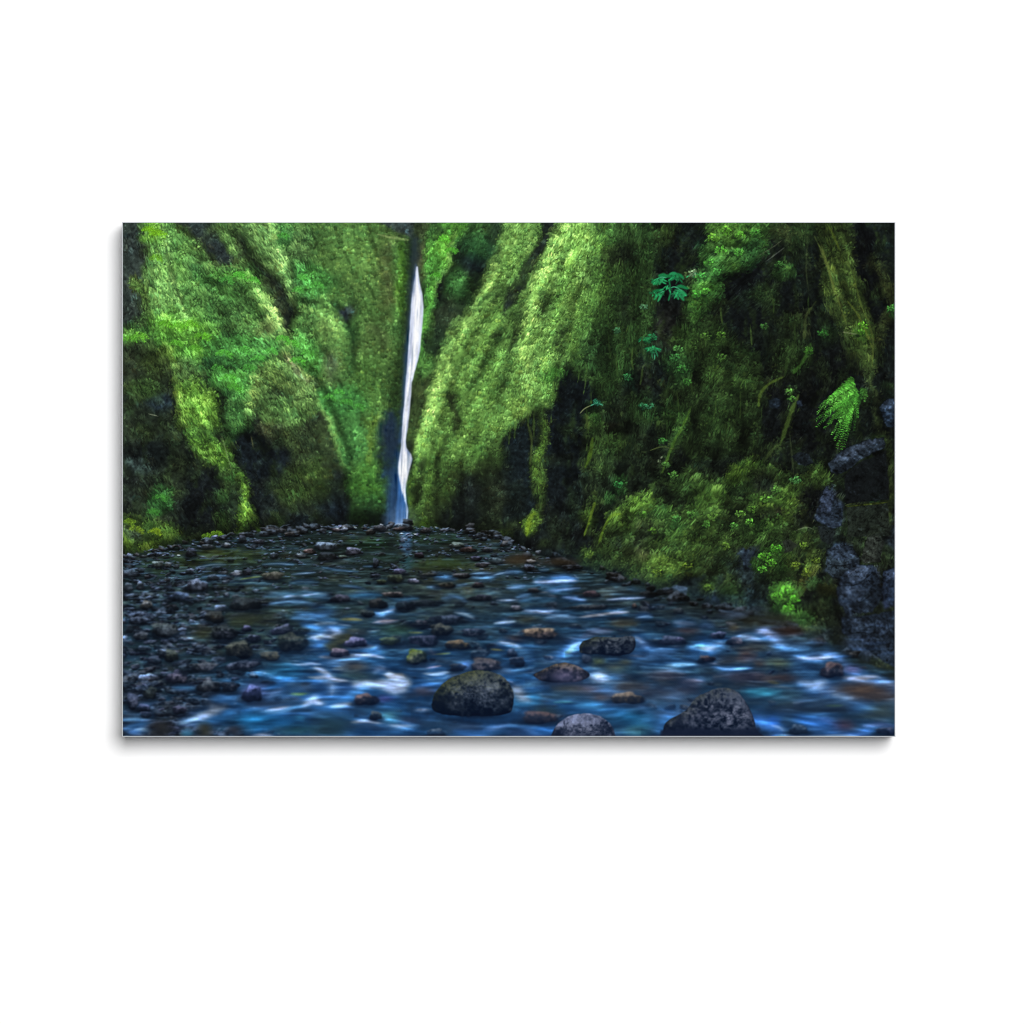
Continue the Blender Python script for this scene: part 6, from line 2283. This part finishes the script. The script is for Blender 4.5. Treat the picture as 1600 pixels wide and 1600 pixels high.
def paint():
    global img
    upper, lower = CLIFFS.split('T 02')
    draw(upper[:upper.index('T 00')])
    draw('T 02' + lower, 'P')
    draw(FORMS, 'PBS')
    SOFT[:] = [.9, .9, .8, .8]
    draw(upper[upper.index('T 00'):], 'BS', .28)
    draw('T 02' + lower, 'PBS ', .8)
    draw(BANK)
    warp(.65)
    img = blur(img, 1.5)
    veil()
    SOFT[:] = [.6, .85, .6, .7]
    draw(RIDGES, None, .75)
    foliage()
    keep = img; img = np.full_like(keep, .5)        # modelling of the buttresses in the picture
    fold = np.zeros((PH, PW), np.float32); ws = fold.copy()
    for k in range(10):
        a = k * math.pi / 10; wgt = np.clip(np.cos(2 * (DIRM - a)), 0, 1) ** 8 + 1e-6
        fold += wgt * (.6 * vnoise(80, 13, 120 + k, a) + .5 * vnoise(44, 7, 140 + k, a)); ws += wgt
    fold = fold / ws * np.clip((640 - YY) / 80, 0, 1) * (.55 + .45 * np.clip((XX - 600) / 150, 0, 1))
    SOFT[:] = [.8, .9, .9, 1.3]
    draw(SHADE); warp(.4); g = blur(img, 2.2); img = keep
    g = np.where(g > .5, .5 + (g - .5) * .62, g)
    img = np.clip(img * 2 ** ((g - .5) * 1.6 + (.80 * fold - .02 - .34 * np.clip((XX + OX - 950) / 120, 0, 1) * np.clip((830 - YY - OY) / 60, .35, 1))[..., None]), 0, 1)
    SOFT[:] = [.6, .85, .6, .6]
    SOFT[:] = [.6, .85, .6, .9]; draw(RIDGES, 'S', .5); SOFT[:] = [.6, .85, .6, .6]
    foot = np.clip(1 - np.abs(YY - edge[None, :] + 6) / 26, 0, 1) * (XX + OX < 830)      # darker band along the waterline
    img *= (1 - .45 * foot)[..., None]
    draw(DETAIL)
    q = 303 / 1600; X0, Y0 = 1095 - OX, 547 - OY
    tips = [(1110, 345), (1090, 375), (1040, 420), (1000, 440), (975, 470), (1150, 830), (955, 520), (1180, 790), (950, 575), (1120, 800),
            (955, 628), (1100, 740), (1020, 640), (1080, 690), (1140, 640), (1060, 600), (1000, 545), (1090, 480), (1200, 660), (1130, 560)]
    fern((X0 + 1285 * q, Y0 + 235 * q, 1.7), [(X0 + x * q, Y0 + y * q) for x, y in tips],
         ['2a6a24', '2f7a28', '4c9a34', '3f8c30', '58ac3c', '347c2a', '66b848'])
    fern((X0 + 1270 * q, Y0 + 300 * q, .9), [(X0 + x * q, Y0 + y * q) for x, y in [(1200, 420), (1150, 430), (1230, 560), (1110, 560), (1260, 660), (1180, 590), (1240, 470), (1050, 500), (1290, 560), (1120, 690)]],
         ['56a83a', '2c6c26', '6cc04a', '3c8830', '245c22'], 3.4)
    fern((X0 + 1330 * q, Y0 + 300 * q, .8), [(X0 + x * q, Y0 + y * q) for x, y in [(1300, 420), (1350, 420), (1290, 470), (1370, 380)]], ['2f5c26', '3c6c2c'], 3.0)
    xs, ys = 792 - OX, 345 - OY
    for lx, ly, n in [(1250, 480, 16), (1390, 465, 14), (1240, 590, 14), (1410, 590, 20), (1320, 540, 10), (1130, 960, 12), (1200, 1040, 14), (1540, 430, 8)]:
        an = rng.uniform(.2, 3.0, n); k = rng.uniform(.2, 1, n) * 62 * q
        stamp(xs + lx * q + np.cos(an) * k, ys + ly * q + np.sin(an) * k * .7, rng.uniform(3.0, 5.2, n), rng.uniform(.9, 1.5, n), an + rng.normal(0, .25, n),
              np.clip(hexc('238a52') * rng.uniform(.55, 1.35, (n, 1)), 0, 1).astype(np.float32), rng.uniform(.75, 1, n), 7)
    plants()
    before = img.copy(); SOFT[:] = [.6, .85, .5, .5]; draw(BLOCKS, None, .93)
    ch = np.clip(np.abs(img - before).sum(2) * 6, 0, 1); ft = .5 * vnoise(11, 5, 105, .7) + .4 * vnoise(5, 3, 96, .4) + .4 * vnoise(2.2, 2, 97)
    img = np.clip(img * (1 - .42 * ch * np.clip((XX - 900) / 100, 0, 1) + .46 * ft * ch)[..., None] + (np.clip(ft - .4, 0, 1) * ch * .16)[..., None] * np.array([.8, .95, 1.2]), 0, 1).astype(np.float32)
    before = img.copy(); draw(FALL)
    ch = np.clip(np.abs(img - before).sum(2) * 3, 0, 1)
    fx = XX - np.interp(YY[:, 0], [70, 220, 330, 480], [457, 448, 438, 432])[:, None]
    st = .55 * vnoise(2.0, 46, 98, 0, fx, YY) + .4 * vnoise(1.3, 20, 99, 0, fx, YY) + .3 * vnoise(5, 12, 100)
    img = np.clip(img * (1 + (.26 * st - .02) * ch)[..., None] - (np.clip(-st - .25, 0, 1) * ch * .22)[..., None] * np.array([1.2, .8, .3]), 0, 1)
    soft = blur(img, 1.2); img = img * (1 - .55 * ch[..., None]) + soft * .55 * ch[..., None]
    rim = np.clip(blur(ch, 2.5) * 1.0 - ch, 0, 1)[..., None] * .5; img = img * (1 - rim) + blur(img, 3) * rim
    SOFT[:] = [1.3, .5, .9, .5]; draw('T L\nB 9ab8dc a=.34 1105,1195 1190,1262\nB b8cce8 a=.3 1128,1225 1180,1258'); SOFT[:] = [.6, .85, .6, .6]
    draw(WATER)
    river()
    SOFT[:] = [1.0, .45, .95, .3]
    before = img.copy()
    glow(RAPIDS)
    draw(RAPIDS, 'BS')
    draw(RAPIDS, 'P ')
    # the long exposure smears moving water along its flow, which bends round the stones
    th = .16 * vnoise(80, 26, 101) + .10 * vnoise(34, 12, 102) + .03 - .10 * np.clip((430 - XX) / 200, 0, 1)
    moved = np.clip(blur(np.abs(img - before).sum(2), 3) * 5, 0, 1)
    gx, gy = np.cos(th), np.sin(th)
    def along(src, steps, ds):
        acc = src.copy(); wsum = 1.0
        for sgn in (-1, 1):
            X = XX.copy(); Y = YY.copy()
            for k in range(steps):
                ix = np.clip(X, 0, PW - 1).astype(int); iy = np.clip(Y, 0, PH - 1).astype(int)
                X += sgn * ds * gx[iy, ix]; Y += sgn * ds * gy[iy, ix]
                ix = np.clip(X, 0, PW - 1).astype(int); iy = np.clip(Y, 0, PH - 1).astype(int)
                wk = 1 - k / steps; acc = acc + src[iy, ix] * wk; wsum += wk
        return acc / wsum
    sm = along(img, 8, 1.3)
    img = img * (1 - .8 * moved[..., None]) + sm * .8 * moved[..., None]
    silk = along(.4 * vnoise(4, 2.6, 103) + .8 * vnoise(10, 5, 104), 16, 1.6); silk = silk / silk.std()
    wl = np.clip((YY + OY - 905) / 70, 0, 1) * np.clip((blur(np.clip(img[..., 2] - .5 * img[..., 0], 0, 1), 7) - .03) * 5, 0, 1.2)
    img = np.clip(img * (1 + .14 * silk * wl)[..., None], 0, 1) + (np.clip(silk - .6, 0, 2) * wl)[..., None] * np.array([.022, .042, .075])
    img = np.clip(img, 0, 1).astype(np.float32)
    rp = .6 * vnoise(36, 4.2, 106) + .5 * vnoise(15, 2.3, 107) + .3 * vnoise(7, 1.6, 108)
    rw = np.clip((YY + OY - 872) / 30, 0, 1) * np.clip((1120 - YY - OY) / 90, .15, 1) * np.clip((YY - edge[None, :]) / 6, 0, 1)
    img = np.clip(img * (1 + .42 * rp * rw)[..., None] + (np.clip(rp - .15, 0, 1) * rw)[..., None] * np.array([.05, .085, .11]), 0, 1).astype(np.float32)
    wh = np.clip((img.min(2) - .45) * 3, 0, 1)[..., None] * np.clip((YY + OY - 880) / 30, 0, 1)[..., None]
    img = img * (1 - wh) + img * np.array([.90, .97, 1.10], np.float32) * wh
    draw(RAPIDS, 'R', .9)
    low = np.clip((YY + OY - 890) / 30, 0, 1)[..., None]
    img = img * (1 - low) + blur(img, .8) * low
    draw(BOULDERS)
    # silky grain of the moving water
    g = .5 * vnoise(22, 2.4, 91) + .5 * vnoise(9, 1.8, 92)
    water = np.clip((YY + OY - 900) / 60, 0, 1)
    img *= (1 + .07 * g * water)[..., None]
    grain = vnoise(1.6, 1.6, 95)
    img *= (1 + .045 * grain)[..., None]
    # a blue cast over the stream that grows towards the viewer
    wm = np.clip((YY + OY - 870) / 150, 0, 1) * np.clip((YY + OY - np.interp(XX + OX, [192, 900, 1100, 1200, 1300, 1398], [870, 886, 950, 980, 1020, 1062])) / 14, 0, 1) * np.clip((XX + 100) / 420, .5, 1)
    lumi = img.mean(2); calm = np.clip(1 - lumi * 2.2, 0, 1)
    img += (wm * calm)[..., None] * np.array([.006, .052, .128], np.float32)
    img = blur(img, .4); img = img + .30 * (img - blur(img, 1.6))     # the print was sharpened
    img = np.clip(img, 0.02, 1)
    return img.astype(np.float32)

# ------------------------------------------------------------------ the canvas print on the wall
GAIN = 1.17                       # light level on the print, so that the inks keep the photo's values
root = bpy.data.objects.new('canvas_print', None); C.collection.objects.link(root)
root.location = (CX, 0, CZ); root.empty_display_size = .1
root['label'] = 'wide unframed canvas print of a waterfall in a mossy green gorge on white wall'
root['category'] = 'canvas print'

def printed_face():
    px = paint()
    lin = np.where(px <= .04045, px / 12.92, ((px + .055) / 1.055) ** 2.4) / GAIN
    me = bpy.data.meshes.new('printed_face')
    gx = np.linspace(-W_M / 2, W_M / 2, PW, dtype=np.float32); gz = np.linspace(H_M / 2, -H_M / 2, PH, dtype=np.float32)
    co = np.zeros((PH, PW, 3), np.float32); co[..., 0] = gx[None, :]; co[..., 1] = -DEPTH; co[..., 2] = gz[:, None]
    idx = np.arange(PH * PW, dtype=np.int32).reshape(PH, PW)
    q = np.stack([idx[1:, :-1], idx[1:, 1:], idx[:-1, 1:], idx[:-1, :-1]], -1).reshape(-1, 4)
    me.vertices.add(PH * PW); me.vertices.foreach_set('co', co.ravel())
    me.loops.add(q.size); me.loops.foreach_set('vertex_index', q.ravel())
    me.polygons.add(len(q)); me.polygons.foreach_set('loop_start', np.arange(0, q.size, 4, dtype=np.int32))
    me.polygons.foreach_set('loop_total', np.full(len(q), 4, np.int32))
    me.update(calc_edges=True)
    ca = me.color_attributes.new('ink', 'FLOAT_COLOR', 'POINT')
    ca.data.foreach_set('color', np.concatenate([lin, np.ones((PH, PW, 1), np.float32)], -1).astype(np.float32).ravel())
    m, nt, b = node_mat('ink on canvas', (1, 1, 1), .75, .02)
    at = nt.nodes.new('ShaderNodeVertexColor'); at.layer_name = 'ink'
    # the weave: crossed threads, one every 1.9 mm, felt as a faint light-dark grain and a bump
    tc = nt.nodes.new('ShaderNodeTexCoord'); sp = nt.nodes.new('ShaderNodeSeparateXYZ')
    nt.links.new(tc.outputs['Object'], sp.inputs[0])
    def math_node(op, a, bb):
        n = nt.nodes.new('ShaderNodeMath'); n.operation = op
        for i, s in enumerate((a, bb)):
            if s is None: continue
            if hasattr(s, 'is_linked'): nt.links.new(s, n.inputs[i])
            else: n.inputs[i].default_value = s
        return n.outputs[0]
    sx = math_node('SINE', math_node('MULTIPLY', sp.outputs['X'], 2 * math.pi / .0019), None)
    sz = math_node('SINE', math_node('MULTIPLY', sp.outputs['Z'], 2 * math.pi / .0019), None)
    weave = math_node('MULTIPLY', sx, sz)
    fac = math_node('ADD', math_node('MULTIPLY', weave, .07), 1.0)
    vm = nt.nodes.new('ShaderNodeVectorMath'); vm.operation = 'SCALE'
    nt.links.new(at.outputs['Color'], vm.inputs[0]); nt.links.new(fac, vm.inputs['Scale'])
    nt.links.new(vm.outputs[0], b.inputs['Base Color'])
    bp = nt.nodes.new('ShaderNodeBump'); bp.inputs['Strength'].default_value = .06; bp.inputs['Distance'].default_value = .0002
    nt.links.new(weave, bp.inputs['Height']); nt.links.new(bp.outputs['Normal'], b.inputs['Normal'])
    me.materials.append(m)
    o = bpy.data.objects.new('printed_face', me); C.collection.objects.link(o); o.parent = root
    return o

printed_face()

# unprinted canvas folded round the stretcher: a narrow rolled lip, then the sides back to the wall
def ring(g, y): 
    a, c = W_M / 2 + g, H_M / 2 + g
    return [(-a, y, -c), (a, y, -c), (a, y, c), (-a, y, c)]
L = .0007
rows = [(0, -DEPTH + .00005), (L * .38, -DEPTH + L * .08), (L * .75, -DEPTH + L * .32), (L, -DEPTH + L), (L, -.0006)]
vs = []; fs = []
for g, y in rows: vs += ring(g, y)
for r in range(len(rows) - 1):
    for i in range(4):
        j = (i + 1) % 4
        fs.append((r * 4 + i, (r + 1) * 4 + i, (r + 1) * 4 + j, r * 4 + j))
k = (len(rows) - 1) * 4
fs.append((k, k + 3, k + 2, k + 1))
m, nt, b = node_mat('white canvas', (.56, .58, .61), .9, .03)
nz = nt.nodes.new('ShaderNodeTexNoise'); nz.inputs['Scale'].default_value = 900
bp = nt.nodes.new('ShaderNodeBump'); bp.inputs['Strength'].default_value = .1; bp.inputs['Distance'].default_value = .0002
nt.links.new(nz.outputs['Fac'], bp.inputs['Height']); nt.links.new(bp.outputs['Normal'], b.inputs['Normal'])
e = mesh_obj('canvas_edge', vs, [tuple(reversed(f)) for f in fs], m, root)
e['label'] = 'thin white unprinted edge folded round the stretcher'
